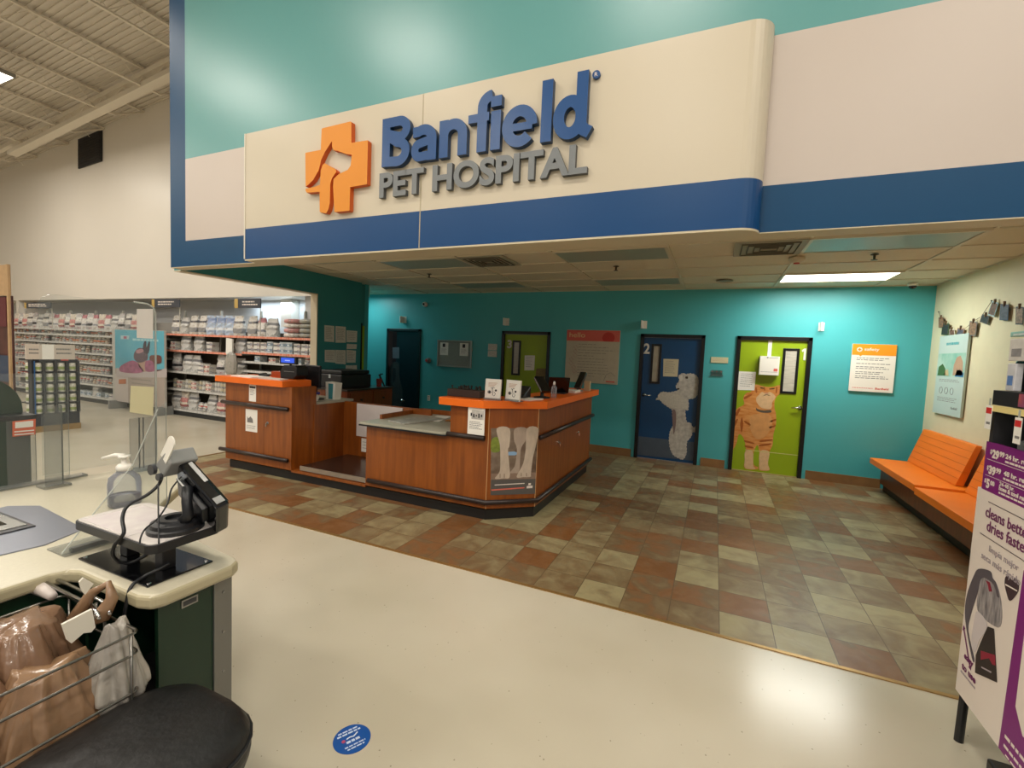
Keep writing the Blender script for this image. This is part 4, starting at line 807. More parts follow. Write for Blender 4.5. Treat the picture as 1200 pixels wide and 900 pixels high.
# ---- back cabinet and printer by the partition
t = T('low_cabinet', 'cherry wood low cabinet against the dark partition', 'cabinet', (-5.45, 5.9, 0)); box('cabinet_body', (-5.79, 5.30, .08, -5.04, 6.35, .975), wood_dark, t); box('cabinet_top', (-5.79, 5.28, .975, -5.02, 6.37, 1.0), mat('dark_cabinet_top','2b211c',.3), t, bevel=.003); box('plinth', (-5.79, 5.32, 0, -5.08, 6.33, .08), toe, t)
for y in (5.33, 5.85):
    f = box('drawer', (-5.04, y+.02, .70, -5.025, y+.48, .95), wood_dark, t, bevel=.002); MB().lathe([(.014,0),(.018,.02)], (-5.025, y+.25, .83), 12, M=Matrix.Rotation(R(90),3,'Y')).build('knob', black, f)
    f = box('door', (-5.04, y+.02, .11, -5.025, y+.48, .68), wood_dark, t, bevel=.002); MB().lathe([(.014,0),(.018,.02)], (-5.025, y+.40, .6), 12, M=Matrix.Rotation(R(90),3,'Y')).build('knob', black, f)
t = T('office_printer', 'wide black office printer on the low cabinet by the partition', 'printer', (-5.45, 5.75, 1.0)); box('printer_body', (-5.74, 5.38, 1.0, -5.24, 6.05, 1.21), black, t, bevel=.015); box('scanner_lid', (-5.73, 5.40, 1.212, -5.26, 6.03, 1.275), black, t, bevel=.015); box('label_print', (-5.50, 5.377, 1.15, -5.46, 5.381, 1.21), mat('pale_label','aab0b0',.5), t)
t = T('leash_holder', 'red cup with dark tools leaning at the end of the low cabinet', 'cup', (-5.2, 6.2, 1.0)); MB().lathe([(.04,0),(.05,.13)], (-5.2,6.2,1.0), 14).build('cup', mat('dark_red_plastic','7a2417',.5), t); b = MB(); b.tube([(-5.2,6.2,1.05),(-5.17,6.2,1.22)], .008, 6); b.tube([(-5.13,6.26,1.0),(-5.22,6.22,1.2)], .014, 6); b.tube([(-5.21,6.2,1.19),(-5.13,6.2,1.215)], .010, 6); b.build('tools', black, t)
# ================================================================ STORE SHELVES
kick = mat('shelf_kick_plate','26282a',.5); shelfm = mat('shelf_metal','a9a7a0',.4,.2); backm = mat('shelf_back_brown','4c4130',.6); backl = mat('shelf_back_grey','8f8b84',.6)
rail_o = mat('coral_price_rail','d8694a',.5,col2='e9b39f',scale=22,stretch=(1,.1,.1)); rail_w = mat('white_price_rail','b9b8b4',.45,col2='d9d7d2',scale=22,stretch=(1,.1,.1)); upm = mat('upright_grey','bdb8ac',.5)
SY0, SY1 = 6.17, 6.60
BW = 1.24
def bay(x0, levels, brown, lab, group=None):
    t = T('shelving_unit', lab, 'shelving', (x0+BW/2, 6.38, 0), group)
    box('kick_plate', (x0, SY0, 0, x0+BW, SY1, .12), kick, t); box('back_panel', (x0, SY1-.02, .12, x0+BW, SY1, 1.86 if brown else 2.02), backm if brown else backl, t)
    MB().box(x0, SY1-.05, 0, x0+.024, SY1-.005, 2.30).box(x0, SY0+.02, .10, x0+.016, SY1, .16).build('upright', upm, t)
    for i, z in enumerate(levels):
        s = box('shelf', (x0+.01, SY0, z-.03, x0+BW-.01, SY1-.02, z), shelfm, t)
        m_ = rail_o if (brown and i >= len(levels)-2) else rail_w
        box('price_rail', (x0+.005, SY0-.012, z-.04, x0+BW-.005, SY0, z+.002), m_, s)
    return t
LR = [.14,.58,.96,1.42,1.77]; LR2 = [.14,.58,.96,1.10,1.28,1.46,1.77]; LL = [.14,.45,.72,.98,1.22,1.46,1.66,1.80]
def bag_mesh(name, w, h, d, cols, seed):
    rnd = random.Random(seed); b = MB(); n = 12; ks = 9; b0 = 0
    for j in range(ks):
        v = j/(ks-1); wz = w*(1-.12*(v**3)) * (1+.05*math.sin(v*9+seed)); dz = d*(1-.85*max(0,(v-.55)/.45)**1.3)*(.8+.25*math.sin(PI*min(v*1.2+.15,1)))
        if v > .94: wz = w*(.75+.2*rnd.random())
        for k in range(n):
            q = 2*PI*k/n; cx = math.copysign(abs(math.cos(q))**.55, math.cos(q)); sy = math.copysign(abs(math.sin(q))**.7, math.sin(q))
            b.v.append(Vector((cx*wz/2+rnd.uniform(-.006,.006), sy*dz/2+rnd.uniform(-.012,.012), v*h+rnd.uniform(-.008,.008)*(0<v))))
    for j in range(ks-1):
        for k in range(n):
            b.f.append([j*n+k, j*n+(k+1)%n, (j+1)*n+(k+1)%n, (j+1)*n+k]); b.m.append(1 if j in cols[1] else 0 if j not in cols[2] else 2)
    b.f.append(list(range(n))[::-1]); b.m.append(0); b.f.append([(ks-1)*n+k for k in range(n)]); b.m.append(0)
    o = b.build(name, cols[0], smooth=False, org=(0,0,0)); return o
def cm(c, rough=.35):
    if 'pack_'+c in MATS: return MATS['pack_'+c]
    M = mat('pack_'+c, c, rough, var=.09, scale=9)
    r = [n for n in M.node_tree.nodes if n.type == 'VALTORGB'][0]; nz = [n for n in M.node_tree.nodes if n.type == 'TEX_NOISE'][0]
    nz.inputs['Scale'].default_value = 13; nz.inputs['Detail'].default_value = 4
    base = lin(c); acc = random.choice(['9c5a5a','5b6f94','6f7a70','a08a62','70707a']); r.color_ramp.interpolation = 'LINEAR'
    e = r.color_ramp.elements; e[0].position = .40; e[0].color = base; e[1].position = .56; e[1].color = base
    for p, cc in ((.58, acc), (.63, acc), (.65, 'e6e2dc'), (.72, '55565c')):
        k = e.new(p); k.color = tuple(.55*a+.45*b_ for a, b_ in zip(lin(cc), base))
    return M
PROTO = []
KINDS = [
 ('pet_food_bag','grey-banded white pet food bag', .27,.40,.13, ['d9d5cf','8e8d8c','5b5b60'], (1,2),(5,)),
 ('pet_food_bag','pink-banded cream pet food bag', .26,.38,.13, ['d8cdbd','c98a86','9a5a58'], (3,4),(1,)),
 ('pet_food_bag','black-banded grey pet food bag', .25,.40,.12, ['bdbab8','3b3a3e','e2ded8'], (2,),(4,5)),
 ('pet_food_bag','rose-topped white pet food bag', .24,.37,.12, ['dedad6','b8757c','8c8f96'], (6,7),(2,)),
 ('pet_food_bag','plain silvery pet food bag', .28,.36,.14, ['cfcdc9','a9a8a6','77777a'], (3,),(5,)),
 ('pet_food_bag','pale blue pet food bag', .27,.41,.12, ['b4c3d8','7f8fb0','dfe4ea'], (5,6),(2,)),
 ('treat_pouch','red-striped white pouch', .15,.17,.07, ['dcd6cd','c0453c','8c8a86'], (4,),(2,)),
 ('treat_pouch','brown-striped cream pouch', .15,.17,.07, ['d6cab4','9a6a48','77706a'], (3,),(5,)),
 ('treat_pouch','dark-striped grey pouch', .14,.16,.07, ['b9b7b2','4b4c52','dedbd4'], (2,),(4,)),
 ('treat_pouch','orange-striped white pouch', .15,.16,.07, ['e0dbd2','cf7040','a3a09a'], (2,3),(5,)),
]
for i, (nm, lab, w, h, d, cs, b1, b2) in enumerate(KINDS):
    o = bag_mesh(nm, w, h, d, ([cm(c) for c in cs], b1, b2), 11+i); PROTO.append([o, nm, lab, w, h, False])
def carton(cs, w, h, d, nm, lab):
    b = MB(); b.box(-w/2,-d/2,0,w/2,d/2,h,0); b.box(-w/2+.002,-d/2-.001,h*.3,w/2-.002,-d/2,h*.7,1); b.box(-w*.3,-d/2-.0015,h*.42,w*.1,-d/2-.0005,h*.6,2)
    PROTO.append([b.build(nm, [cm(c) for c in cs], org=(0,0,0)), nm, lab, w, h, False])
carton(['dfdbd4','a6a39d','6b6b70'], .17, .10, .16, 'carton', 'grey-labelled white carton')
carton(['d6cfc2','c4635a','efe9df'], .18, .09, .16, 'carton', 'red-labelled cream carton')
carton(['c9cfd2','6f8fb0','e9e9e6'], .16, .11, .16, 'carton', 'blue-labelled pale carton')
for lab, cs in [('white-labelled food can',['a9a59c','d8d4cb']), ('cream-labelled food can',['9c9a96','cfc3a8'])]:
    b = MB(); b.lathe([(.038,0),(.040,.004),(.040,.10),(.038,.104)], (0,0,0), 12, 0); b.lathe([(.0405,.015),(.0405,.088)], (0,0,0), 12, 1)
    PROTO.append([b.build('food_can', [cm(cs[0]), cm(cs[1])], org=(0,0,0)), 'food_can', lab, .082, .104, False])
def put(k, x, y, z, rz, where, group):
    P = PROTO[k]
    if not P[5]: o = P[0]; P[5] = True
    else: o = P[0].copy(); COL.objects.link(o)
    o.location = (x, y, z); o.rotation_euler = (0,0,rz); o['label'] = P[2]+' '+where; o['category'] = {'pet_food_bag':'bag','treat_pouch':'pouch','carton':'carton','food_can':'can'}[P[1]]
    o['group'] = P[2]+'s '+where; return o
def fill(x0, x1, z, ks, where, seed, dens=.92, y=6.30, maxh=.5, rows=1):
    rnd = random.Random(seed); x = x0+.03; g = None
    while x < x1-.08:
        if rnd.random() > dens: x += rnd.uniform(.1,.25); continue
        k = rnd.choice(ks); w = PROTO[k][3]
        if x+w > x1: break
        for r_ in range(rows if PROTO[k][1] in ('carton','food_can') else 1):
            put(k, x+w/2, y+rnd.uniform(-.01,.01), z+.001+r_*PROTO[k][4], rnd.uniform(-.08,.08), where, where)
        x += w+rnd.uniform(.008,.03)
RX = [-11.08, -9.84, -8.60, -7.36]
bay(RX[0], LR, True, 'shelving bay of packs right beside the big dog poster'); bay(RX[1], LR, True, 'shelving bay with dark brown back behind the left tower of the desk'); bay(RX[2], LR2, True, 'shelving bay seen above the blue customer display'); bay(RX[3], LR2, True, 'shelving bay half hidden by the cream jamb of the hospital wall'); 
LX = [-11.08-BW*k for k in range(1, 7)]
for k, x in enumerate(LX): bay(x, LL, False, ['shelving bay hidden mostly by the big dog poster','shelving bay at the left edge of the big dog poster','shelving bay behind the dark can rack, right part','shelving bay behind the white sign of the can rack','shelving bay with dark upper shelves far left','last shelving bay at the far left end of the back wall'][k])
WR = 'on the %s shelf right of the dog poster'; WL = 'on the %s shelf left of the dog poster'
fill(-11.05, -8.65, 1.77, [0,4,5,5,2], WR % 'top', 1, .95); fill(-8.6, -7.58, 1.77, [0,1,3,4,3], WR % 'top', 2, .97)
fill(-11.05, -8.65, 1.42, [10,11,13,4], WR % 'second', 3, .7, rows=2); fill(-8.55, -6.3, 1.46, [10,11,12,10], WR % 'second', 4, .95, rows=2)
fill(-11.05, -8.65, .96, [0,4,2,10,11], WR % 'third', 5, .92, rows=2); fill(-8.55, -6.3, 1.28, [11,12,6], WR % 'short', 6, .7)
fill(-11.05, -8.65, .58, [13,14,13,11], WR % 'fourth', 7, .9, rows=2); fill(-11.05, -8.65, .14, [6,7,10,4,1], WR % 'lowest', 8, .97, rows=3)
names = ['lowest','second lowest','third lowest','fourth lowest','middle','third highest','second highest','top']
fill(-18.4, -12.0, 1.80, [0,1,2,3,3,4,1,2], WL % 'top', 21, .97)
for q, z in enumerate(LL[1:7]): fill(-18.4, -12.2, z, [6,7,8,9,6,9] if q != 1 else [7,9,6], WL % names[q+1], 22+q, .93)
fill(-18.4, -12.2, .14, [8,10,12,4], WL % 'lowest', 30, .8)
for P in PROTO:
    if not P[5]: bpy.data.objects.remove(P[0])
# stack of flat pink and grey bags at the right end of the top shelf
for c, x, lab in [('c98f8c', -7.35, 'pink and white'), ('9c9a92', -6.95, 'grey and white')]:
    for k in range(4):
        b = MB(); b.lathe([(.10,0),(.19,.015),(.20,.045),(.19,.075),(.10,.09)], (x, 6.32, 1.772+.088*k), 12, sx=1, sy=.85)
        o = b.build('flat_bag', [cm(c if k % 2 else ('ded6d0' if c == 'c98f8c' else c))], smooth=True); tag(o, lab+' bag in the flat stack on the top shelf', 'bag', lab+' bags stacked flat at the right end of the top shelf')
# protruding clip strip of silver pouches near the monitor
t = T('clip_strip_pack', 'silver pouch hanging out from the shelf edge above the left tower', 'pouch', (-8.75, 6.1, 1.1)); b = MB(); b.lathe([(.10,0),(.15,.08),(.16,.28),(.12,.42),(.03,.47)], (-8.72,6.03,.98), 10, sy=.45); b.build('pouch_body', cm('a39d94'), t, smooth=False); b = MB(); b.prism([(-8.98,6.1,1.72),(-8.80,6.1,1.70),(-8.80,6.1,1.40),(-8.90,6.1,1.25),(-8.99,6.1,1.42)], (0,.03,0)); b.build('price_card', paper, t)
# department flag signs over the shelves
def flag(x0, x1, z0, z1, lab):
    t = T('aisle_sign', lab, 'sign', ((x0+x1)/2, 6.1, z0)); box('sign_panel', (x0+.10, 6.08, z0, x1, 6.10, z1), mat('slate_sign','40434a',.5), t); box('tan_edge_panel', (x0, 6.075, z0, x0+.10, 6.105, z1), mat('tan_sign_edge','bfa05c',.5), t)
    lines_of_text('print', 'y', 6.08, x0+.22, x1-.08, [z0+(z1-z0)*.6, z0+(z1-z0)*.3], .025, kwhite, t, .001, 0, rag=.3); MB().tube([(x1-.05,6.12,z0),(x1-.05,6.12,1.79),(x1-.05,6.2,1.79)], .008, 6).tube([(x1-.05,6.12,z0+.05),(x1-.05,6.10,z0+.05)], .006, 6).build('sign_post', upm, t)
flag(-11.42, -10.45, 2.33, 2.50, 'dark slate sign with a tan edge above the shelf right of the dog poster'); flag(-8.70, -7.97, 2.31, 2.49, 'dark slate sign with a tan edge above the shelf nearest the hospital'); flag(-17.2, -15.8, 2.31, 2.46, 'dark slate sign with a tan edge above the shelf at the far left')
box_o = MB().box(-8.42,6.9,2.0,-8.12,7.09,2.57).build('wall_column', storewall); tag(box_o, 'narrow cream column on the bright alcove wall', 'column')
# big poster of a dog
t = T('dog_poster_stand', 'large standing poster of a dressed up dog on a blue background', 'poster', (-11.7, 5.98, 0)); dx0, dx1, dz0, dz1 = -12.60, -10.74, .17, 1.82
box('poster_panel', (dx0-.12, 5.95, dz0, dx1, 5.99, dz1), mat('pale_frame','bcb8b0',.5), t); box('stand_foot', (dx0, 5.8, 0, dx0+.05, 6.15, dz0+.02), grey, t); box('stand_foot', (dx1-.1, 5.8, 0, dx1-.05, 6.15, dz0+.02), grey, t)
box('blue_print', (dx0, 5.947, .92, dx1-.01, 5.95, dz1-.01), mat('sky_blue_print','4b9cb4',.45,col2='6fb3c2',scale=1.2), t); box('text_panel', (dx0, 5.947, dz0, dx1-.01, 5.95, .92), mat('greige_print','a89c92',.5), t); box('pale_text_panel', (dx0, 5.946, dz0, dx0+.5, 5.9475, .80), mat('pale_print','c4bab4',.5), t)
S5 = (6.925, 125, 6.925, 350)
def sp(nm, pts, m, l=.001): return pxflat(nm, smoothed(pts) if ('dog' in nm or 'garment' in nm or 'muzzle' in nm) else pts, 'y', 5.945, m, t, .0008, l, S5)
sp('bed_print', [(80,560),(200,590),(400,590),(488,560),(488,640),(80,640)], mat('pale_bed_print','b8aeac',.5)); sp('pink_garment_print', [(105,562),(130,535),(200,503),(240,512),(275,548),(300,590),(240,606),(150,600),(108,588)], mat('mauve_print','9a5a78',.5,var=.3,scale=9), .002)
sp('dog_body_print', [(262,500),(320,500),(340,540),(320,590),(290,585),(250,525)], mat('fawn_print','b09080',.5), .002); sp('pink_garment_print', [(315,515),(350,500),(380,520),(390,585),(320,588)], mat('mauve_print','9a5a78',.5), .003); sp('brown_dog_print', [(350,470),(380,458),(440,465),(444,520),(400,535),(395,575),(450,575),(430,585),(380,585),(355,520)], mat('brown_dog_print','6b4038',.5), .0025)
sp('dog_head_print', [(225,490),(225,440),(258,402),(298,405),(330,440),(330,495),(270,520)], mat('grey_dog_print','5f4d58',.5,var=.3,scale=12), .003); sp('dog_ear_print', [(295,415),(306,350),(322,348),(325,395),(345,345),(352,360),(345,430),(325,450)], mat('dark_ear_print','3f3640',.5), .004); sp('muzzle_print', [(240,420),(290,408),(300,430),(255,445)], mat('pink_muzzle_print','a97f86',.5), .005)
sp('orange_mark_print', [(100,655),(158,652),(158,690),(100,692)], mat('dull_orange_print','b8704a',.5), .003); sp('logo_print', [(115,298),(185,300),(182,330),(115,328)], mat('pale_logo_print','a6c0c8',.5), .002); sp('red_mark_print', [(138,305),(165,306),(163,326),(138,324)], mat('rose_print','a3627a',.5), .003)
lines_of_text('heading_print', 'y', 5.947, -11.9, -10.95, [1.58], .045, mat('pale_heading_print','a7cdd2',.5), t, .001, 0, rag=0); lines_of_text('print', 'y', 5.946, dx0+.65, dx1-.2, [.8-.09*k for k in range(6)], .02, mat('taupe_print','8b8078',.5), t, .001, 0)
# can rack
t = T('can_rack', 'dark rack of white tubs on a wooden base', 'rack', (-10.5, 4.0, 0)); rk = mat('dark_navy_rack','1d2027',.5)
X0, X1, Y0, Y1, ZR = -10.72, -10.25, 3.70, 4.30, 1.22
box('wood_base', (X0-.01, Y0-.01, 0, X1+.01, Y1+.01, .10), mat('tan_wood_base','9a7a48',.5), t); box('rack_core', (X0+.12, Y0+.12, .10, X1-.12, Y1-.001, ZR-.01), rk, t); box('top_board', (X0, Y0, ZR-.03, X1, Y1, ZR), rk, t); box('lower_board', (X0, Y0, .10, X1, Y1, .30), mat('navy_board','20242f',.5), t)
cols = [Y0, Y0+.15, Y0+.30, Y0+.45, Y1]; rws = [.30+.178*k for k in range(6)]
for yy in cols: box('divider', (X1-.12, yy-.012, .30, X1, yy+.012, ZR-.03), rk, t)
for zz in rws[:-1]: box('shelf_board', (X1-.12, Y0, zz-.008, X1, Y1, zz+.004), rk, t); box('shelf_board', (X0, Y0, zz-.008, X1-.12, Y0+.12, zz+.004), rk, t)
box('blue_stripe', (X1-.001, Y0+.013, .30, X1+.002, Y0+.03, ZR-.03), mat('blue_stripe','2c5a8c',.5), t)
box('header_card', (X1-.02, Y0-.08, ZR+.0, X1, Y1-.05, 1.47), mat('tan_white_card','c9bdb0',.6), t, label='pale sign card with two blocks of grey words'); h = t.children[-1]
box('white_card', (X1, Y0+.12, ZR+.0, X1+.003, Y0+.27, 1.47), paper, t); lines_of_text('print', 'X', X1, Y0-.04, Y0+.08, [1.37,1.31], .025, ink, t, .001, 0, rag=.2); lines_of_text('print', 'X', X1, Y0+.30, Y1-.10, [1.38,1.31], .028, ink, t, .001, 0, rag=.1); box('red_print', (X1, Y0+.36, ZR-.02, X1+.002, Y0+.46, ZR+.0), redprint2, t)
b = MB(); b.lathe([(.050,0),(.055,.01),(.055,.115),(.048,.125)], (0,0,0), 14, 0); b.lathe([(.0556,.03),(.0556,.08)], (0,0,0), 14, 1); b.lathe([(.05,.125),(.052,.14),(.03,.145)], (0,0,0), 14, 2)
tub = b.build('food_tub', [cm('d6d2c4'), cm('8a9a5a'), cm('dedbd2')], org=(0,0,0)); first = True
for r_, zz in enumerate(rws[:-1]):
    for c_ in range(4):
        o = tub if first else tub.copy()
        if not first: COL.objects.link(o)
        first = False; o.location = (X1-.06, (cols[c_]+cols[c_+1])/2, zz+.005); tag(o, 'white tub with a green band in row %s of the dark rack' % ['one from the bottom','two from the bottom','three from the bottom','four from the bottom','five from the bottom'][r_], 'tub', 'tubs on the dark rack, row %d' % (r_+1))
    o = tub.copy(); COL.objects.link(o); o.location = (X1-.26, Y0+.06, zz+.005); tag(o, 'white tub on the narrow left side of the dark rack', 'tub', 'tubs on the side of the dark rack')
# wooden display frame at the far left
t = T('wood_display_frame', 'tall tan wooden display frame at the left edge', 'display', (-12.7, 4.1, 0)); tw = mat('tan_wood','b3936c',.5,var=.08)
box('post', (-12.14, 4.05, 0, -12.07, 4.08, 2.90), tw, t); box('header_panel', (-13.4, 4.075, 2.33, -12.10, 4.10, 2.90), tw, t); box('back_panel', (-13.4, 4.12, 0, -12.14, 4.14, 2.33), mat('dark_brown_panel','3a1f1c',.5,col2='5a2f28',scale=2), t); box('poster_panel', (-13.2, 4.09, 1.75, -12.3, 4.11, 2.3), mat('dark_red_print','5c2026',.5), t); box('blue_poster_panel', (-13.2, 4.09, .7, -12.2, 4.11, 1.2), mat('slate_blue_print','2f3f58',.5), t)
# ================================================================ CHECKOUT COUNTER (foreground)
ck = T('checkout_counter', 'cream topped checkout counter with dark green sides in the left foreground', 'counter', (-2.4, .8, 0))
CZ = .9
top = [(-1.86,.10),(-1.86,.70),(-1.845,.735),(-1.81,.75),(-1.50,.75),(-1.455,.765),(-1.44,.80),(-1.44,1.0),(-1.46,1.035),(-1.50,1.05),(-2.15,1.12),(-2.62,1.60),(-3.06,1.62),(-3.06,.10)]
MB().zprism(top, CZ-.045, CZ, 0, 1).build('counter_top', [cream_lam, cream_edge], ck, bevel=.014, seg=3)
b = MB(); b.box(-1.50,.80,0,-1.485,1.02,CZ-.045); b.box(-3.0,1.0,0,-1.50,1.02,CZ-.045); b.box(-3.0,.12,0,-1.90,1.0,CZ-.045); b.box(-1.90,.80,0,-1.88,1.0,CZ-.045); b.build('side_panels', darkgreen, ck)
b = MB(); b.box(-1.503,.965,0,-1.478,1.027,CZ-.045); b.build('corner_post', mat('grey_steel_post','7d7c77',.4,.5), ck, bevel=.002)
b = MB()
for z in (.80,.66,.52): b.lathe([(.005,0),(.004,.003)], (-1.478,.996,z), 8, M=Matrix.Rotation(R(90),3,'Y'))
b.build('rivets', steel, ck); b = MB(); b.box(-1.486,.865,.805,-1.482,.915,.83); b.build('metal_tag', steel, ck); box('metal_tag_window', (-1.482,.870,.81,-1.481,.910,.825), darkgrey, ck)
box('inner_shelf', (-1.87,.81,.45,-1.51,.99,.47), mat('black_interior','0a0a0a',.7), ck)
# scanner scale plate
t = T('scanner_plate', 'grey metal scanner scale plate set in the cream counter', 'scanner', (-2.4,.75,CZ)); MB().prism([(-2.68,.50,CZ),(-2.18,.50,CZ),(-2.13,.79,CZ),(-2.19,.925,CZ),(-2.64,.965,CZ),(-2.74,.90,CZ)], (0,0,.004)).build('plate', mat('blue_grey_metal','8f93a0',.3,.5), t)
b = MB(); b.box(-2.66,.60,CZ+.004,-2.36,.85,CZ+.009); b.build('window_frame', mat('scanner_frame','55565a',.3,.6), t, bevel=.002); MB().box(-2.65,.62,CZ+.009,-2.39,.835,CZ+.012).build('inner_plate', mat('pale_steel','b2b2ae',.25,.6), t); MB().box(-2.62,.66,CZ+.012,-2.45,.80,CZ+.0135).build('window_glass', blackg, t)
# sneeze guard
t = T('acrylic_shield', 'large clear acrylic sneeze guard with two legs on the counter', 'shield', (-2.95, 1.34, CZ))
P = [(-2.95,1.09,.96),(-2.95,1.585,.96),(-2.95,1.585,1.79)]+[(-2.95,1.545+.04*math.cos(q*PI/12),1.80+.04*math.sin(q*PI/12)) for q in range(1,6)]+[(-2.95,1.545,1.84),(-2.95,1.13,1.84),(-2.95,1.10,1.82),(-2.95,1.09,1.79)]
MB().prism(P, (.005,0,0)).build('panel', clear, t)
b = MB(); b.tube([(-2.947,1.585,.95),(-2.947,1.586,1.79),(-2.947,1.575,1.825),(-2.947,1.545,1.842),(-2.947,1.48,1.845)], .005, 6); b.build('edge_highlight', clear_edge, t)  # pale tube stands in for the bright highlight along the panel edge
box('leg', (-2.955,1.455,.905,-2.94,1.583,1.20), clear_leg, t); box('leg', (-2.955,1.10,.905,-2.94,1.165,1.30), clear_leg, t)
MB().tube([(-2.948,1.50,.905),(-2.948,1.50,1.2)], .004, 5).tube([(-2.948,1.52,.905),(-2.948,1.52,1.2)], .003, 5).build('leg_joint', mat('joint_grey','6e706e',.4), t)
box('leg_foot', (-2.99,1.44,.90,-2.90,1.60,.912), mat('tinted_acrylic_foot','7d8584',.3), t); box('leg_foot', (-2.99,1.08,.90,-2.90,1.18,.912), clear_leg, t)
sheet([(160,362),(179,362),(179,397),(160,396)], None, 'X', -2.94, mat('white_notice','e0d9d2',.7), label='tall white paper taped at the top of the acrylic shield', nm='taped_paper'); sheet([(153,452),(180,453.5),(179,487),(151.5,483)], None, 'X', -2.94, mat('cream_notice','d8d0a8',.7), label='square cream paper taped low on the acrylic shield', nm='taped_paper')
t = T('acrylic_wing', 'small triangular acrylic side wing on its foot beside the tray', 'shield', (-1.98,.9,CZ)); MB().prism([(-1.98,.774,CZ+.004),(-1.98,1.10,CZ+.004),(-1.98,1.10,1.40),(-1.98,1.07,1.375),(-1.98,.985,1.17)], (.005,0,0)).build('wing_panel', clear, t); MB().tube([(-1.977,.774,CZ+.01),(-1.977,.985,1.175),(-1.977,1.07,1.375)], .0022, 5).build('wing_edge', clear_edge, t)
MB().box(-2.08,.775,CZ,-1.96,.95,CZ+.005).build('foot_plate', clear_leg, t); MB().box(-1.995,.80,CZ+.004,-1.972,1.0,CZ+.018).build('foot_channel', mat('smoked_acrylic','6a6b68',.3), t)
# hand sanitizer
p = (-2.37,1.147,CZ); t = T('sanitizer_bottle', 'clear hand sanitizer pump bottle with a white top on the counter', 'bottle', p)
MB().lathe([(.052,0),(.060,.01),(.060,.10),(.055,.13),(.028,.155),(.024,.165)], p, 24).build('bottle_body', gel, t, smooth=True); MB().lathe([(.055,.004),(.055,.05)], p, 20).build('gel', glassmat('violet_gel','a9a8ba',.35,.2), t, smooth=True)
MB().lathe([(.030,.160),(.030,.178),(.022,.188),(.012,.19),(.010,.215),(.022,.217),(.022,.226)], p, 20).build('pump_collar', whitepl, t, smooth=True); MB().tube([(p[0],p[1],p[2]+.222),(p[0]-.04,p[1]-.015,p[2]+.225),(p[0]-.09,p[1]-.04,p[2]+.208)], [.012,.009,.006], 8).build('nozzle', whitepl, t, smooth=True)
# card terminal stand
t = T('counter_stand', 'black two-post stand with a white topped tray on the counter corner', 'stand', (-1.70,.88,CZ))
MB().box(-1.905,.787,CZ,-1.515,.985,CZ+.006).build('base_plate', blackg, t, bevel=.002); b = MB()
for x, y in ((-1.53,.80),(-1.53,.97),(-1.89,.97),(-1.89,.80)): b.lathe([(.006,0),(.005,.003)], (x,y,CZ+.006), 8)
b.build('screws', chrome, t)
for x in (-1.80, -1.60): box('post', (x-.022,.865,CZ+.006,x+.022,.905,1.005), black, t, bevel=.003)
def rrect(x0,y0,x1,y1,r,n=5):
    P = []
    for cx, cy, a in ((x1-r,y0+r,-90),(x1-r,y1-r,0),(x0+r,y1-r,90),(x0+r,y0+r,180)):
        for k in range(n+1): q = R(a+90*k/n); P.append((cx+r*math.cos(q), cy+r*math.sin(q)))
    return P
MB().zprism(rrect(-1.93,.783,-1.49,1.005,.03), 1.005, 1.032).build('tray', black, t, bevel=.003); MB().zprism(rrect(-1.924,.789,-1.496,.999,.026), 1.032, 1.0345).build('tray_surface', mat('worn_white_laminate','d3ccc8',.25,var=.07,scale=9), t)
b = MB(); b.prism([(-1.90,.80,1.0346),(-1.63,.795,1.0346),(-1.63,.965,1.0346),(-1.89,.97,1.0346)], (0,0,.0006)); fx = b.build('faded_label', mat('faded_label','cdc2c4',.3,col2='dcd6d2',scale=14), t)
t = T('payment_terminal', 'large black payment terminal tilted on a round swivel base on the tray', 'card reader', (-1.57,.90,1.0345))
MB().lathe([(.078,0),(.078,.012),(.07,.016),(.068,.028),(.052,.034),(.05,.04),(.03,.04),(.028,.030)], (-1.57,.90,1.0345), 36).build('swivel_base', black, t, smooth=False)
MB().tube([(-1.535,.90,1.06),(-1.515,.905,1.09),(-1.53,.91,1.13),(-1.55,.925,1.17)], [.022,.016,.015,.016], 10).build('neck', black, t, smooth=True)
A_ = Vector((-1.625,.93,1.245)); B_ = Vector((-1.385,.93,1.105)); dl = (B_-A_).normalized(); dn_ = Vector((-dl.z,0,dl.x)); dn_ = dn_ if dn_.z > 0 else -dn_
wd_ = Vector((0,1,0))*math.cos(R(72))-dn_*math.sin(R(72)); nn_ = dn_*math.cos(R(72))+Vector((0,1,0))*math.sin(R(72))
def tb(l0,l1,n0,n1,y0,y1):
    b = MB(); b.add([A_+dl*l+nn_*n_+wd_*(y+.05) for n_ in (n0,n1) for l, y in ((l0,y0),(l1,y0),(l1,y1),(l0,y1))], [(0,3,2,1),(4,5,6,7),(0,1,5,4),(1,2,6,5),(2,3,7,6),(3,0,4,7)]); return b
tb(0,.245,0,.042,-.05,.09).build('terminal_body', blackg, t, bevel=.010, seg=3); tb(.02,.23,.041,.046,-.04,.08).build('screen_bezel', blackg, t, bevel=.002)
tb(.03,.13,.024,.036,-.0515,-.049).build('silver_inlay', steel, t); tb(.205,.232,.008,.034,-.0515,-.049).build('grey_inlay', grey, t)
tb(.05,.20,-.020,.0,-.01,.06).build('bracket', black, t, bevel=.004); tb(.05,.10,-.022,-.018,-.024,-.018).build('silver_clip', steel, t)
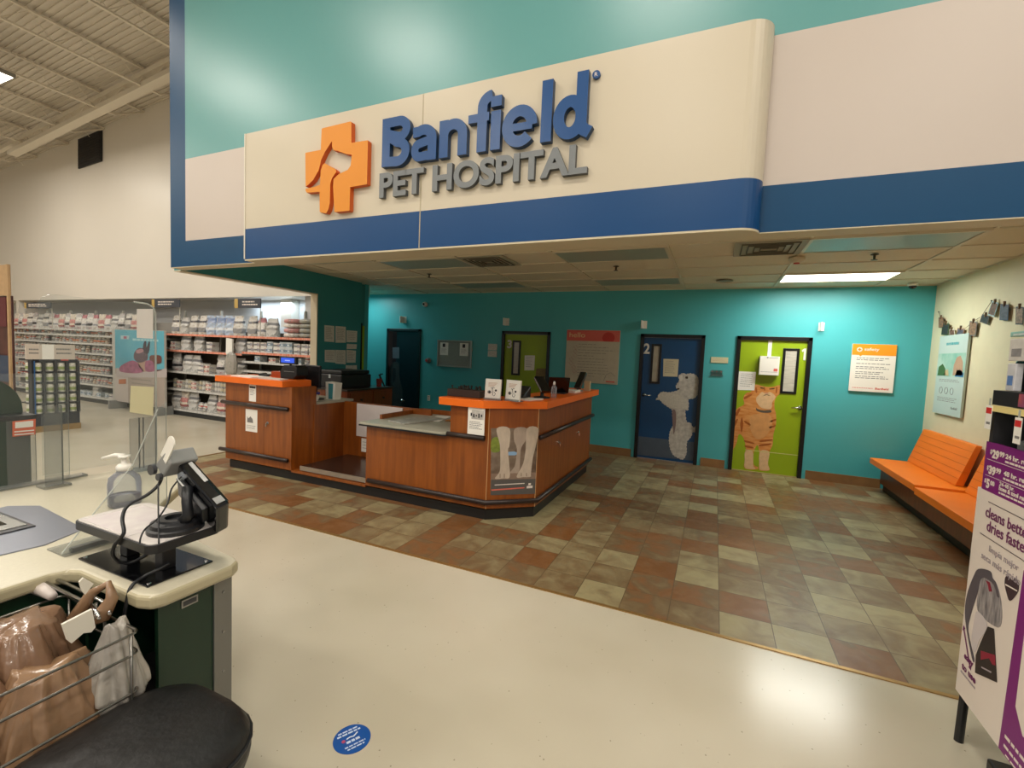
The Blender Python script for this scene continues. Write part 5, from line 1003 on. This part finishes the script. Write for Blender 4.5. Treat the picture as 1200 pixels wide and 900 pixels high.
b = MB(); b.prism([A_+Vector((-.055,-.03,-.01)),A_+Vector((0,-.03,.04)),A_+Vector((.03,-.03,.0)),A_+Vector((-.02,-.03,-.055))], (0,.09,0)); b.build('card_slot_block', grey, t, bevel=.006); b = MB(); b.lathe([(.018,0),(.018,.012)], A_+Vector((-.06,-.03,-.03)), 12, M=Matrix.Rotation(R(90),3,'X')); b.lathe([(.012,0),(.012,.01)], A_+Vector((-.025,-.03,-.05)), 12, M=Matrix.Rotation(R(90),3,'X')); b.build('hinge_knobs', darkgrey, t)
b = MB(); n = 6; q0 = A_+Vector((-.012,-.03,.01)); up_ = Vector((.55,0,.8)).normalized(); sd = Vector((-.8,.1,.55)).normalized()
P = [q0+sd*.022, q0-sd*.022]+[q0+up_*(.075+.018*math.sin(PI*k/n))-sd*.022*math.cos(PI*k/n) for k in range(n+1)]
b.prism([P[0],P[1]]+P[2:], (0,.004,0)); b.build('white_privacy_flap', whitepl, t)
def cable(nm, px, ys, r, lab):
    P = [on(x/4, 500+y/4, 'y', Y) for (x, y), Y in zip(px, ys)]
    out = []
    for i in range(len(P)-1):
        p0, p1, p2, p3 = P[max(i-1,0)], P[i], P[i+1], P[min(i+2,len(P)-1)]
        for k in range(5):
            s = k/5; out.append(.5*((2*p1)+(p2-p0)*s+(2*p0-5*p1+4*p2-p3)*s*s+(3*p1-p0-3*p2+p3)*s**3))
    out.append(P[-1]); o = MB().tube(out, r, 7).build(nm, black, smooth=True); tag(o, lab, 'cable'); return o
cable('power_cable', [(760,220),(745,270),(690,320),(600,370),(573,430),(580,500),(540,550),(528,600),(560,635),(620,635),(690,600)], [.90,.90,.87,.83,.80,.78,.775,.78,.80,.83,.86], .0055, 'thick black cable looping over the front edge of the tray')
cable('thin_cable', [(850,235),(805,290),(785,360),(740,430),(680,480),(657,530),(662,556)], [.93,.90,.87,.84,.81,.79,.79], .0026, 'thin black cable curving down onto the white tray')
cable('thin_cable', [(742,265),(742,400),(745,548)], [.89,.84,.795], .0024, 'thin straight black cable hanging from the payment terminal to the tray')
cable('power_cable', [(790,640),(740,670),(670,705),(615,750),(595,820),(582,900),(580,1000)], [.86,.83,.80,.765,.75,.745,.74], .0055, 'black cable running over the counter edge down into the dark opening')
# bag rack with bags
rk_ = T('bag_rack', 'worn chrome wire bag rack below the counter edge', 'rack', (-1.66,.5,.1)); b = MB()
def loop(z, inset=0, r=.004):
    P = rrect(-1.83, .16, -1.425, .72, .02, 3); b.tube([(x, y, z) for x, y in P], r, 6, closed=True)
loop(.83,.0); loop(.77); loop(.66); loop(.55); loop(.44)
for (x, y) in [(-1.425,.42),(-1.425,.70),(-1.425,.18),(-1.60,.72),(-1.80,.72),(-1.6,.16)]: b.tube([(x,y,.83),(x,y,.42)], .004, 6)
b.build('wire_basket', dullwire, rk_, smooth=True)
b = MB()
for y in (.69, .715): b.tube([(-1.86,y,.875),(-1.60,y,.872),(-1.545,y-.01,.868),(-1.535,y-.012,.855)], .0055, 7)
b.tube([(-1.60,.70,.872),(-1.535,.665,.865),(-1.53,.64,.86),(-1.545,.635,.86)], .005, 7); b.tube([(-1.90,.70,.875),(-1.88,.60,.875),(-1.84,.46,.87)], .0045, 6); b.build('top_arms', chrome, rk_, smooth=True)
def sack(nm, c, size, m_, seed, pinch=.35, fold=.05, n=90, ks=60, lean=(0,0)):
    rnd = random.Random(seed); b = MB(); ph = [rnd.uniform(0, 6.28) for _ in range(10)]; fr = [rnd.randint(2, 9) for _ in range(10)]
    for j in range(ks):
        v = j/(ks-1); s = (math.sin(PI*min(1, v*1.15+.0)*.5)**.5 if v < .5 else 1)*(1-(1-pinch)*max(0,(v-.45)/.55)**1.6)
        if v < .12: s *= .55+.45*v/.12
        for k in range(n):
            q = 2*PI*k/n; w = 1+sum(fold*(.5+v)*math.sin(fr[i]*q+ph[i]+v*(3+i)) for i in range(6))*.55 + fold*1.2*abs(math.sin(5*q+4*v+ph[7]))*(v)
            nz = noise.noise(Vector((math.cos(q)*2.5+seed, math.sin(q)*2.5, v*3)))*.12-.20*abs(noise.noise(Vector((math.cos(q)*4.5+seed, math.sin(q)*4.5+v, v*1.6))))-.10*abs(noise.noise(Vector((math.cos(q)*9+v*2, math.sin(q)*9+seed, v*3.4))))+.08
            w += nz*1.3; b.v.append(Vector((c[0]+lean[0]*v+size[0]/2*s*w*math.cos(q), c[1]+lean[1]*v+size[1]/2*s*w*math.sin(q), c[2]+size[2]*v+.012*math.sin(fr[8]*q+ph[8])*v)))
    for j in range(ks-1):
        for k in range(n): b.f.append([j*n+k, j*n+(k+1)%n, (j+1)*n+(k+1)%n, (j+1)*n+k]); b.m.append(0)
    b.f.append(list(range(n))[::-1]); b.m.append(0); b.f.append([(ks-1)*n+k for k in range(n)]); b.m.append(0)
    return b.build(nm, m_, smooth=True)
BRB = o = sack('plastic_bag', (-1.70,.56,.48), (.27,.26,.385), brownbag, 3, .55, .07, lean=(.02,.0)); tag(o, 'crumpled brown plastic bag bulging over the top of the wire rack', 'bag')
o = sack('plastic_bag', (-1.60,.36,.40), (.30,.28,.42), brownbag, 9, .5, .08, lean=(-.04,.05)); tag(o, 'brown plastic bag filling the front of the wire rack at the left edge', 'bag')
o = sack('plastic_bag', (-1.52,.55,.36), (.17,.24,.43), tanbag, 5, .5, .07, lean=(-.02,.02)); tag(o, 'tan plastic bag hanging against the inside of the rack wires', 'bag'); TANB = o
o = sack('plastic_bag', (-1.50,.70,.44), (.13,.13,.40), whitebag, 8, .3, .09); tag(o, 'cloudy white plastic bag hanging at the back corner of the rack', 'bag')
o = sack('plastic_bag', (-1.52,.42,.36), (.20,.16,.24), mat('pinkish_plastic_film','c7a692',.35,bump=.4,bscale=12), 12, .6, .06); tag(o, 'pinkish white bag bottom sagging low in the rack', 'bag')
MB().tube([(-1.62,.66,.84),(-1.60,.69,.91),(-1.565,.715,.935),(-1.545,.715,.90),(-1.565,.70,.85),(-1.60,.69,.83)], [.02,.014,.010,.016,.024,.02], 8).build('handle_loop', tanbag, TANB, smooth=True)
b = MB(); a = on(73,731,'x',-1.49); 
P = [on(x,y,'x',-1.49) for x, y in [(73,732),(108,714),(112,735),(107,741),(98,742),(84,754),(79,750)]]; b.prism(P, (-.008,0,0)); o = b.build('paper_tag', mat('white_paper_tag','dcd6c8',.6)); tag(o, 'white torn paper tag clipped to the wire rack', 'tag')
b = MB(); P = [on(x,y,'x',-1.56) for x, y in [(93,682),(98,677),(110,684),(100,697),(96,692)]]; b.prism(P, (-.006,0,0)); o = b.build('paper_tag', MATS['white_paper_tag']); tag(o, 'small white label tucked into the brown bag handle', 'tag')
b = MB(); P = [on(x,y,'z',.86) for x, y in [(12,694),(22,687),(38,685),(52,691),(62,699)]]; b.tube(P, [.012,.020,.022,.020,.012], 8); b.build('handle_roll', mat('pale_plastic_film','c8beb6',.3), BRB, smooth=True, label='pale grey rolled plastic handle')
# black bin with domed lid
t = T('trash_bin', 'black rounded trash bin with a domed lid at the bottom edge', 'bin', (-1.25,.6,0)); lidm = mat('matte_black_lid','171616',.5,var=.3,scale=5,bump=.1,bscale=40)
b = MB(); rings = []; c_ = (-1.255,.605)
for s, z in [(1.0,.53),(1.02,.56),(1.0,.60),(.93,.628),(.78,.645),(.5,.655),(.2,.658)]:
    rings.append([(c_[0]+(x-c_[0])*s, c_[1]+(y-c_[1])*s, z) for x, y in rrect(-1.468,.36,-1.045,.85,.15,6)])
n = len(rings[0])
for r_ in rings: b.v += [Vector(p) for p in r_]
for j in range(len(rings)-1):
    for k in range(n): b.f.append([j*n+k, j*n+(k+1)%n, (j+1)*n+(k+1)%n, (j+1)*n+k]); b.m.append(0)
b.f.append(list(range(n))[::-1]); b.m.append(0); b.f.append([(len(rings)-1)*n+k for k in range(n)]); b.m.append(0); b.build('lid', lidm, t, smooth=True)
MB().zprism([(c_[0]+(x-c_[0])*.92, c_[1]+(y-c_[1])*.92) for x, y in rrect(-1.468,.36,-1.045,.85,.15,6)], 0, .545).build('bin_body', black, t); 
b = MB(); P = [(c_[0]+(x-c_[0])*1.012, c_[1]+(y-c_[1])*1.012, .585) for x, y in rrect(-1.468,.36,-1.045,.85,.15,6)]; b.tube(P, .006, 6, closed=True); b.build('lid_rim', black, t, smooth=True)
o = MB().zprism(rrect(-1.62,.10,-1.42,.33,.04), .05, .55).build('dark_bag', mat('dark_brown_film','2d231b',.45,var=.2,scale=6), bevel=.02); tag(o, 'dark brown bulky bag in the bottom left corner', 'bag')
# neighbouring checkout lane
t = T('checkout_lane', 'dark green neighbouring checkout lane with a black top at the left edge', 'counter', (-4.5,1.0,0)); box('lane_body', (-4.9,.2,0,-4.21,1.50,1.07), darkgreen, t); box('lane_top', (-4.93,.2,1.07,-4.19,1.53,1.10), black, t, bevel=.005); box('corner_glass', (-4.20,1.38,.5,-4.19,1.52,1.07), clear_leg, t); box('glass_edge', (-4.205,1.30,.49,-4.185,1.54,.505), black, t)
t = T('lane_monitor', 'dark green curved screen hood standing on the neighbouring lane', 'screen', (-4.4,1.35,1.10)); P = [(-4.3,.9,1.10),(-4.3,1.50,1.10)]+[(-4.3,1.30+.20*math.cos(q*PI/12),1.13+.22*math.sin(q*PI/12)) for q in range(0,7)]+[(-4.3,.9,1.35)]; MB().prism(P, (-.25,0,0)).build('hood', darkgreen, t, bevel=.01); box('pale_face', (-4.298,1.0,1.12,-4.29,1.33,1.33), mat('pale_face','9fa69a',.5), t)
P = [on(x,y,'x',-4.17) for x, y in [(15,494),(42,491),(41.5,509),(15,512)]]; t = MB().prism(P, (-.006,0,0)).build('lane_notice', mat('coral_notice','d8633c',.6)); tag(t, 'orange and white notice hanging on the edge of the green lane', 'notice')
P = [on(x,y,'x',-4.165) for x, y in [(18,495),(39,493),(39,500),(18,502)]]; MB().prism(P, (-.003,0,0)).build('white_panel', paper, t)
for yy in (505, 508.5): P = [on(x,y,'x',-4.165) for x, y in [(17,yy+.5),(40,yy-1.5),(40,yy-.2),(17,yy+1.8)]]; MB().prism(P, (-.003,0,0)).build('white_line', paper, t)
P = [on(x,y,'x',-4.1) for x, y in [(0,367),(5,367),(5,400),(0,400)]]
t = T('acrylic_shield', 'clear acrylic guard of the neighbouring lane at the left edge', 'shield', (-4.0,1.2,CZ)); 
MB().box(-3.09,.80,CZ,-3.03,1.30,CZ+.010).build('guard_foot', clear_leg, t); MB().box(-3.07,.80,CZ+.01,-3.065,1.24,1.45).build('guard_panel', clear, t); t.location = t.location
# ================================================================ FLOOR STICKER
cst = on(412.5, 866, 'z', 0); t = T('floor_sticker', 'round blue distancing sticker on the speckled store floor', 'sticker', (cst.x, cst.y, 0))
e0 = on(437,864,'z',0); rs = .076; uu = Vector((math.cos(R(62)), math.sin(R(62)), 0)); vv = Vector((-uu.y, uu.x, 0))
MB().lathe([(rs,.0005),(rs,.0015)], (cst.x,cst.y,0), 40).build('blue_disc', mat('blue_sticker','0d4f9c',.35), t)
def fl(s, a, bb, w, h): letters('lettering', s, Vector((cst.x,cst.y,.0016))+uu*a+vv*bb, uu, (0,0,1), w, h, mat('white_sticker_print','c9d6ea',.5), t, .0004, v=vv)
def fb(a, bb, w, h):
    b = MB(); x = a
    while x < a+w:
        x2 = min(a+w, x+random.uniform(.010,.022)); P = [Vector((cst.x,cst.y,.0016))+uu*q+vv*r_ for q, r_ in ((x,bb),(x2,bb),(x2,bb+h),(x,bb+h))]; b.prism(P, (0,0,.0004)); x = x2+.004
    b.build('faint_print', mat('white_sticker_print','c9d6ea',.5), t)
fb(-.042,.046,.084,.007); fb(-.050,.031,.10,.008); fb(-.040,-.036,.085,.006); fb(-.034,-.050,.07,.006); fb(-.026,-.016,.055,.012)
b = MB(); b.tube([Vector((cst.x,cst.y,.002))+uu*x+vv*y for x, y in ((-.02,.008),(-.005,.012),(.01,.008),(.03,.02))], .003, 5); b.build('white_swoosh', mat('white_sticker_print2','dfe6f0',.5), t); MB().lathe([(.008,.0016),(.008,.0022)], Vector((cst.x,cst.y,0))-uu*.034+vv*.004, 16).build('red_dot', mat('sticker_red','b0486a',.5), t)
# ================================================================ RENTAL KIOSK (right edge)
KX = 1.08; k = T('rental_kiosk', 'tall carpet cleaner rental kiosk with purple and white side panel at the right edge', 'kiosk', (1.35,2.2,0))
MB().box(KX,1.55,.235,KX+.012,2.63,1.16).build('side_panel', kwhite, k); MB().box(KX-.0005,1.55,1.16,KX+.012,2.60,1.365).build('price_panel', purple, k)
MB().prism([(KX-.001,2.285,.236),(KX-.001,2.262,.94),(KX-.001,2.18,1.08),(KX-.001,1.55,1.16),(KX-.001,1.55,.236)], (.001,0,0)).build('purple_panel', purple, k)
MB().prism([(KX-.002,2.215,.45),(KX-.002,2.215,.75),(KX-.002,1.7,.75),(KX-.002,1.7,.38),(KX-.002,2.16,.38)], (.001,0,0)).build('white_callout', kwhite, k)
b = MB(); b.box(KX+.015,2.62,.55,KX+.05,2.67,1.12); b.box(KX+.5,2.56,0,KX+.55,2.60,1.9); b.build('frame_post', mat('kiosk_grey_post','5d5b60',.4,.3), k, bevel=.003)
MB().tube([(KX+.03,2.63,0),(KX+.03,2.62,.3)], .017, 10).build('front_leg', black, k); MB().box(KX+.03,1.6,0,KX+.5,2.42,.10).build('base_box', black, k, bevel=.01)
box('post_label', (KX+.0140,2.635,.86,KX+.0155,2.665,.90), paper, k)
b = MB(); b.box(KX+.02,1.6,1.16,KX+.5,2.58,1.18); b.box(KX+.25,1.6,1.18,KX+.27,2.58,1.50); b.box(KX+.02,1.6,1.50,KX+.5,2.585,1.515); b.box(KX+.45,1.6,1.18,KX+.5,2.58,1.95); b.box(KX+.0,2.56,1.16,KX+.5,2.585,1.51); b.build('bay_shell', mat('kiosk_dark_bay','2b2b2e',.5), k)
box('price_rail', (KX-.012,1.6,1.497,KX,2.595,1.522), yellowrail, k)
for y, z in [(2.60,1.42),(2.39,1.39)]:
    c = MB().box(KX-.014,y-.045,z,KX-.012,y,z+.10).build('price_tag', paper, k); MB().box(KX-.0145,y-.043,z+.065,KX-.0138,y-.002,z+.09).build('red_band', redprint, c); MB().box(KX-.0145,y-.04,z+.02,KX-.0138,y-.012,z+.03).build('print', ink, c); MB().box(KX-.013,y-.03,z+.10,KX-.0128,y-.015,z+.13).build('tag_clip', clear_edge, c)
MB().box(KX+.02,1.7,1.185,KX+.2,2.45,1.40).build('grey_unit', mat('grey_machine','6f7273',.4,var=.1), k, bevel=.02)
def kt(s, py, pz, w, h, m_=kwhite, bold=.02, nm='lettering', vv_=None, sh=0):
    letters(nm, s, (KX-.0015, py, pz), (0,-1,0), (-1,0,0), w, h, m_, k, .0008, bold=bold, shear=sh)
def kb(y, z, w, h, m_): lines_of_text('fine_print', 'x', KX-.001, y, y-w, [z], h, m_, k, .0008, 0, rag=.1)
kt('$', 2.560,1.315,.012,.022); kt('29', 2.545,1.302,.05,.038, bold=.05); kt('99', 2.492,1.318,.034,.022, bold=.04); kt('24 hr. rental', 2.45,1.318,.19,.020,bold=.03); kb(2.45,1.302,.2,.008,kwhite)
kt('$', 2.572,1.245,.012,.022); kt('39', 2.557,1.232,.05,.038, bold=.05); kt('99', 2.504,1.248,.034,.022, bold=.04); kt('48 hr. rental', 2.45,1.250,.19,.020,bold=.03); kb(2.45,1.234,.2,.008,kwhite)
kt('$', 2.580,1.190,.012,.020); kt('5', 2.565,1.172,.024,.040, bold=.05); kt('00', 2.535,1.190,.030,.020, bold=.04); kt('24-48 hr.', 2.47,1.205,.10,.016,bold=.02); kt('hose & tool rental', 2.47,1.186,.2,.018,bold=.03); kb(2.47,1.172,.2,.007,kwhite)
b = MB()
for z in (1.292, 1.224): b.box(KX-.002,1.7,z,KX-.0005,2.58,z+.0015)
b.build('divider_line', kwhite, k)
pt = mat('plum_print','6d2a5c',.5); gt = mat('grey_print','a59aa0',.5)
kt('cleans better', 2.545,1.055,.30,.044,pt,.01); kt('dries faster', 2.525,1.000,.28,.046,pt,.01)
b = MB(); b.box(KX-.0015,1.9,1.118,KX-.0005,2.535,1.121); b.box(KX-.0015,1.9,.972,KX-.0005,2.57,.975); b.build('rule_line', mat('brown_rule','5b4a4e',.5), k)
kt('limpia mejor', 2.49,.915,.2,.034,gt,.0); kt('seca más rápido', 2.54,.868,.27,.036,gt,.0); kt('easy', 2.585,.40,.075,.028,pt,.03); kt('to use', 2.595,.355,.115,.026,pt,.03); kb(2.60,.335,.13,.008,gt)
kb(2.255,.30,.3,.012,kwhite); kb(2.255,.265,.25,.010,kwhite); kb(2.24,.24,.3,.006,kwhite)
S6 = (5.625, 1080, 5.625, 640)
def kp(nm, pts, m, l): return pxflat(nm, smoothed(pts) if nm in ('vacuum_tank_print','vacuum_handle_print','light_hose_print','heart_print') else pts, 'x', KX-.0005, m, k, .0006, l, S6)
kp('vacuum_tank_print', [(395,205),(420,195),(490,235),(530,390),(520,530),(440,500),(370,420),(375,300)], mat('silver_tank_print','a9a4a4',.4,col2='6c686c',scale=22,stretch=(1,3,.6)), .0006); kp('vacuum_handle_print', [(380,150),(455,165),(470,210),(495,245),(515,330),(500,330),(475,250),(400,210),(372,310),(330,440),(310,560),(350,740),(335,740),(290,480),(300,330),(345,200)], mat('vacuum_grey_print','57525a',.4), .0012); kp('vacuum_base_print', [(440,530),(480,545),(500,900),(355,835),(360,720),(390,640)], mat('vacuum_dark_print','2b262a',.4), .0012)
kp('red_panel_print', [(395,690),(490,720),(492,790),(470,780),(450,740),(395,750)], mat('vacuum_red_print','8d1f3a',.4), .002); kp('red_trim_print', [(425,225),(455,240),(468,300),(450,300),(440,250)], mat('vacuum_red_print','8d1f3a',.4), .002); kp('light_hose_print', [(372,430),(430,500),(425,560),(385,620),(355,700),(330,640),(350,480)], mat('pale_hose_print','cfc6c6',.4), .001)
kp('heart_print', [(555,205),(575,198),(600,225),(620,210),(640,240),(638,300),(585,362),(560,300),(550,250)], mat('dark_heart_print','3f3038',.4), .0008); kp('heart_caption_print', [(556,248),(634,292),(634,300),(556,258)], kwhite, .0016)
kp('arrow_print', [(278,520),(290,545),(284,550),(322,790),(330,785),(326,820),(310,795),(316,792),(278,552),(272,556)], pt, .0008); kp('vacuum_word_print', [(400,795),(465,828),(463,838),(398,803)], gt, .002)
# goods on the kiosk shelf
o = box('cleaner_box', (KX-.004,2.28,1.5235,KX+.22,2.585,1.585), mat('black_carton','1f1d22',.4), bevel=.002); tag(o, 'long black product box lying on the yellow-railed kiosk shelf', 'box'); box('colour_print', (KX-.006,2.30,1.53,KX-.004,2.40,1.58), mat('violet_photo_print','6a3f72',.4,col2='b8574a',scale=14), o)
for i, (q0, q1, c, c2, lab) in enumerate([((1177,461),(1191,426),'d2d2d6','5f83bc','white and blue pack standing on the black kiosk box'),((1181,423),(1203,396),'d8d3cd','8d8a8c','hanging white pack with a grey print at the top of the kiosk'),((1183.5,395),(1206,387),'8fc0b8','cdd6d2','pale teal card hanging above the white pack on the kiosk')]):
    a = on(q0[0], q0[1], 'x', KX+.02); c_ = on(q1[0], q1[1], 'x', KX+.02); zb = max(a.z, 1.587) if i == 0 else a.z
    o = box('cleaner_pack', (KX+.02, c_.y, zb, KX+.045, a.y, c_.z), mat('pack_'+c+'b', c, .4, var=.1, scale=20), bevel=.003); tag(o, lab, 'pack')
    box('label_print', (KX+.0185, c_.y+(a.y-c_.y)*.2, zb+(c_.z-zb)*.2, KX+.0198, c_.y+(a.y-c_.y)*.8, zb+(c_.z-zb)*.55), mat('pack_'+c2+'b', c2, .4, var=.2, scale=30), o)
MB().box(KX+.49,1.56,.10,KX+.50,2.56,1.16).box(KX+.02,1.56,.10,KX+.49,1.575,1.16).build('rear_panel', MATS['kiosk_dark_bay'], k)
b = MB(); P = [on(x, y, 'x', KX+.05) for x, y in [(1200,415),(1190,423),(1186,432),(1190,445),(1196,463),(1204,470),(1214,470),(1214,410)]]; b.prism(P, (.14,0,0)); o = b.build('cleaning_head', blackg, bevel=.01); tag(o, 'glossy black vacuum cleaning head at the right edge above the kiosk shelf', 'cleaning head')
# ================================================================ RAISED SIGN ON THE SIGN BOX
t = T('hospital_sign', 'raised Banfield Pet Hospital lettering with an orange cross emblem on the sign box', 'sign', (-2.1, YF, 2.85))
a = on(447.5,197,'y',YF); z = on(693,157,'y',YF)
LS = mat('sign_letter_side_blue','0b3357',.4)
def ribbon(b, pts, w, y0, d, closed=False):
    n = len(pts); V = [Vector((p[0], p[1])) for p in pts]; off = []
    for i in range(n):
        if closed: a, c = V[i-1], V[(i+1) % n]
        else: a, c = V[max(i-1,0)], V[min(i+1,n-1)]
        t1 = (V[i]-a).normalized() if (V[i]-a).length > 1e-9 else (c-V[i]).normalized(); t2 = (c-V[i]).normalized() if (c-V[i]).length > 1e-9 else t1
        nn = Vector((-(t1.y+t2.y), t1.x+t2.x)).normalized(); k = max(.5, nn.dot(Vector((-t1.y, t1.x)))); off.append(nn*(w/2/k))
    base = len(b.v)
    for i in range(n):
        for s in (1, -1):
            p = V[i]+off[i]*s
            b.v.append(Vector((p.x, y0, p.y))); b.v.append(Vector((p.x, y0-d, p.y)))
    m_ = n if closed else n-1
    for i in range(m_):
        A = base+4*i; B = base+4*((i+1) % n)
        for f, mi in (([A+1,B+1,B+3,A+3],0), ([A,A+2,B+2,B],0), ([A,B,B+1,A+1],1), ([A+2,A+3,B+3,B+2],1)): b.f.append(f); b.m.append(mi)
    if not closed:
        for A in (base, base+4*(n-1)): b.f.append([A,A+1,A+3,A+2]); b.m.append(1)
def arc(cx, cz, rx, rz, a0, a1, n=14): return [(cx+rx*math.cos(R(a0+(a1-a0)*k/n)), cz+rz*math.sin(R(a0+(a1-a0)*k/n))) for k in range(n+1)]
SW = .078; XH = .28; BZ = 3.108
def wx(px): return on(400+px/3, 530/3, 'y', YF-.045).x
def bl(ch, p0, p1):
    x0, x1 = wx(p0), wx(p1); h = SW/2; b = MB(); q = [0]
    def rb(pts, w=SW, closed=False):
        ribbon(b, [(x, BZ+z*.975) for x, z in pts], w, YF-.0008, .045+.0004*q[0], closed); q[0] += 1
    W = x1-x0
    if ch == 'B':
        rb([(x0+h,0),(x0+h,.385)]); rb([(x0+h,.385-h)]+arc(x1-.105,.385-h-.063,.07,.063,90,-90)+[(x0+h,.385-2*h-.048)], .074); rb([(x0+h,.385-2*h-.05)]+arc(x1-h-.082,h+.0665,.082,.0765,90,-90)+[(x0+h,h-.001)], .076)
    elif ch == 'a':
        rb([(x0+.015,XH-.05)]+arc((x0+x1)/2-.005,XH-h-.075,W/2-h+.005,.075,120,0)+[(x1-h,0)]); rb([(x1-h,.16)]+arc(x0+h+.035,h+.047,.038,.050,90,270)+[(x1-h-.02,h),(x1-h,h+.02)], .068)
    elif ch == 'n':
        rb([(x0+h,0),(x0+h,XH)]); rb(arc((x0+x1)/2,XH-h-W*.5+h,W/2-h,W*.5-h,178,0)+[(x1-h,0)])
    elif ch == 'f':
        rb([(x0+.115,0),(x0+.115,.30)]+arc(x0+.115+.075,.322,.075,.073,172,92,10)+[(x1+.01,.396)]); rb([(x0,XH-.03),(x1-.012,XH-.03)], .06)
    elif ch == 'i':
        rb([((x0+x1)/2,0),((x0+x1)/2,XH)]); rb([((x0+x1)/2,XH+.03),((x0+x1)/2,XH+.105)], .085)
    elif ch == 'e':
        cx = (x0+x1)/2; rx = W/2-h; rz = XH/2+.002-h+.004; cz = XH/2
        rb([(cx-rx,cz-.005),(cx+rx+.002,cz-.005)], .052); rb(arc(cx,cz,rx,rz,-2,318,28))
    elif ch == 'l': rb([((x0+x1)/2,0),((x0+x1)/2,.42)])
    elif ch == 'd':
        xs = x1-.045-h; cx = (x0+xs)/2+.02; rx = cx-x0-h; rb(arc(cx,XH/2,rx,XH/2-h+.006,0,360,28)[:-1], closed=True); rb([(xs,.43),(xs,.075),(xs+.02,.045),(xs+.062,.02)])
    return b.build('letter', [signblue, LS], t)
for ch, a_, b_ in [('B',143,240),('a',245,333),('n',343,440),('f',443,520),('i',522,556),('e',562,684),('l',698,733),('d',739,880)]: bl(ch, a_, b_)
letters('letter', 'PET HOSPITAL', (-2.60, YF-.0008, 2.868), (1,0,0), (0,-1,0), 1.735, .20, [signgrey, mat('sign_letter_side_grey','4d5052',.5)], t, .035, bold=.035, split=True, side=1)
c = on(699.5, 89, 'y', YF)
MB().lathe([(.026,0),(.026,.02)], (c.x, YF, c.z), 24, M=Matrix.Rotation(R(90),3,'X')).build('registered_disc', signblue, t); letters('registered_letter', 'R', (c.x-.010, YF-.0205, c.z-.013), (1,0,0), (0,-1,0), .02, .026, kwhite, t, .001)
SE = (7.2, 345, 7.2, 130)
def emb(pts, y0=YF):
    P = [on(345+x/7.2, 130+y/7.2, 'y', YF-.045) for x, y in pts]; return MB().prism([Vector((p.x, YF-.045, p.z)) for p in P], (0,.0445,0), 0, 1).build('emblem_piece', [signorange, signorange_s], t)
emb([(236,146),(474,88),(480,92),(481,268),(488,268),(618,247),(620,252),(612,616),(606,620),(470,643),(465,836),(460,842),(342,853),(337,848),(326,640),(330,575),(375,532),(450,497),(474,460),(484,368),(440,364),(400,350),(365,335),(330,332),(318,305),(316,255),(290,295),(255,350),(225,415),(205,500),(160,580),(120,620),(95,638),(92,356),(98,352),(222,328),(230,152)])
emb([(255,440),(290,462),(330,480),(350,497),(352,515),(315,570),(302,620),(300,700),(298,780),(285,835),(268,862),(222,858),(213,845),(212,682),(104,690),(93,672),(96,655),(170,640),(215,622),(222,500),(238,455)])
# ================================================================ LIGHT
def area(nm, loc, sx, sy, pw, col=(1,.95,.87), rot=(0,0,0)):
    l = bpy.data.lights.new(nm, 'AREA'); l.shape = 'RECTANGLE'; l.size = sx; l.size_y = sy; l.energy = pw; l.color = col
    o = bpy.data.objects.new(nm, l); COL.objects.link(o); o.location = loc; o.rotation_euler = rot; return o
hb = mat('high_bay_housing','8f8a82',.4,.3); he = mat('high_bay_lens','fff1dc',.5,emit=14)
def highbay(x, y, z, lab):
    t = T('high_bay_light', lab, 'light', (x, y, z), 'high-bay lights hanging under the store roof')
    MB().box(x-.62,y-.20,z,x+.62,y+.20,z+.07).build('housing', hb, t, bevel=.01); MB().box(x-.58,y-.17,z-.006,x+.58,y+.17,z).build('lens', he, t); MB().tube([(x,y,z+.07),(x,y,deck_z(x)-.02)], .01, 5).build('hanger', hb, t)
    area('store_lamp', (x, y, z-.03), 1.16, .34, PWR)
PWR = 60
for x in (-15.6, -12.3, -8.0, -4.4, -.8, 2.8, 6.4):
    for y in (3.9 if x < -9 else 3.1, .6, -2.7, -6.0):
        if y > 3 and x > -7: continue
        highbay(x, y, 6.15, 'white high-bay lamp hanging under the store roof')
area('hospital_lamp', (1.31, 6.995, ZC-.03), 1.1, .5, 34, (.95,1,.97))
area('hallway_lamp', (-6.75, 7.3, ZC-.06), .5, .4, 9, (.85,1,1))
area('alcove_lamp', (-8.6, 6.85, 2.5), 1.6, .12, 14, (.72,.87,1), (R(12),0,0))
W = bpy.data.worlds.new('world'); SC.world = W; W.use_nodes = True
W.node_tree.nodes['Background'].inputs[0].default_value = (1,.96,.91,1); W.node_tree.nodes['Background'].inputs[1].default_value = .32
SC.view_settings.view_transform = 'Standard'; SC.view_settings.look = 'None'; SC.view_settings.gamma = 1; SC.view_settings.use_curve_mapping = False
SC.view_settings.exposure = 0
SC.cycles.max_bounces = 12; SC.cycles.diffuse_bounces = 8; SC.cycles.transparent_max_bounces = 12; SC.cycles.use_denoising = True
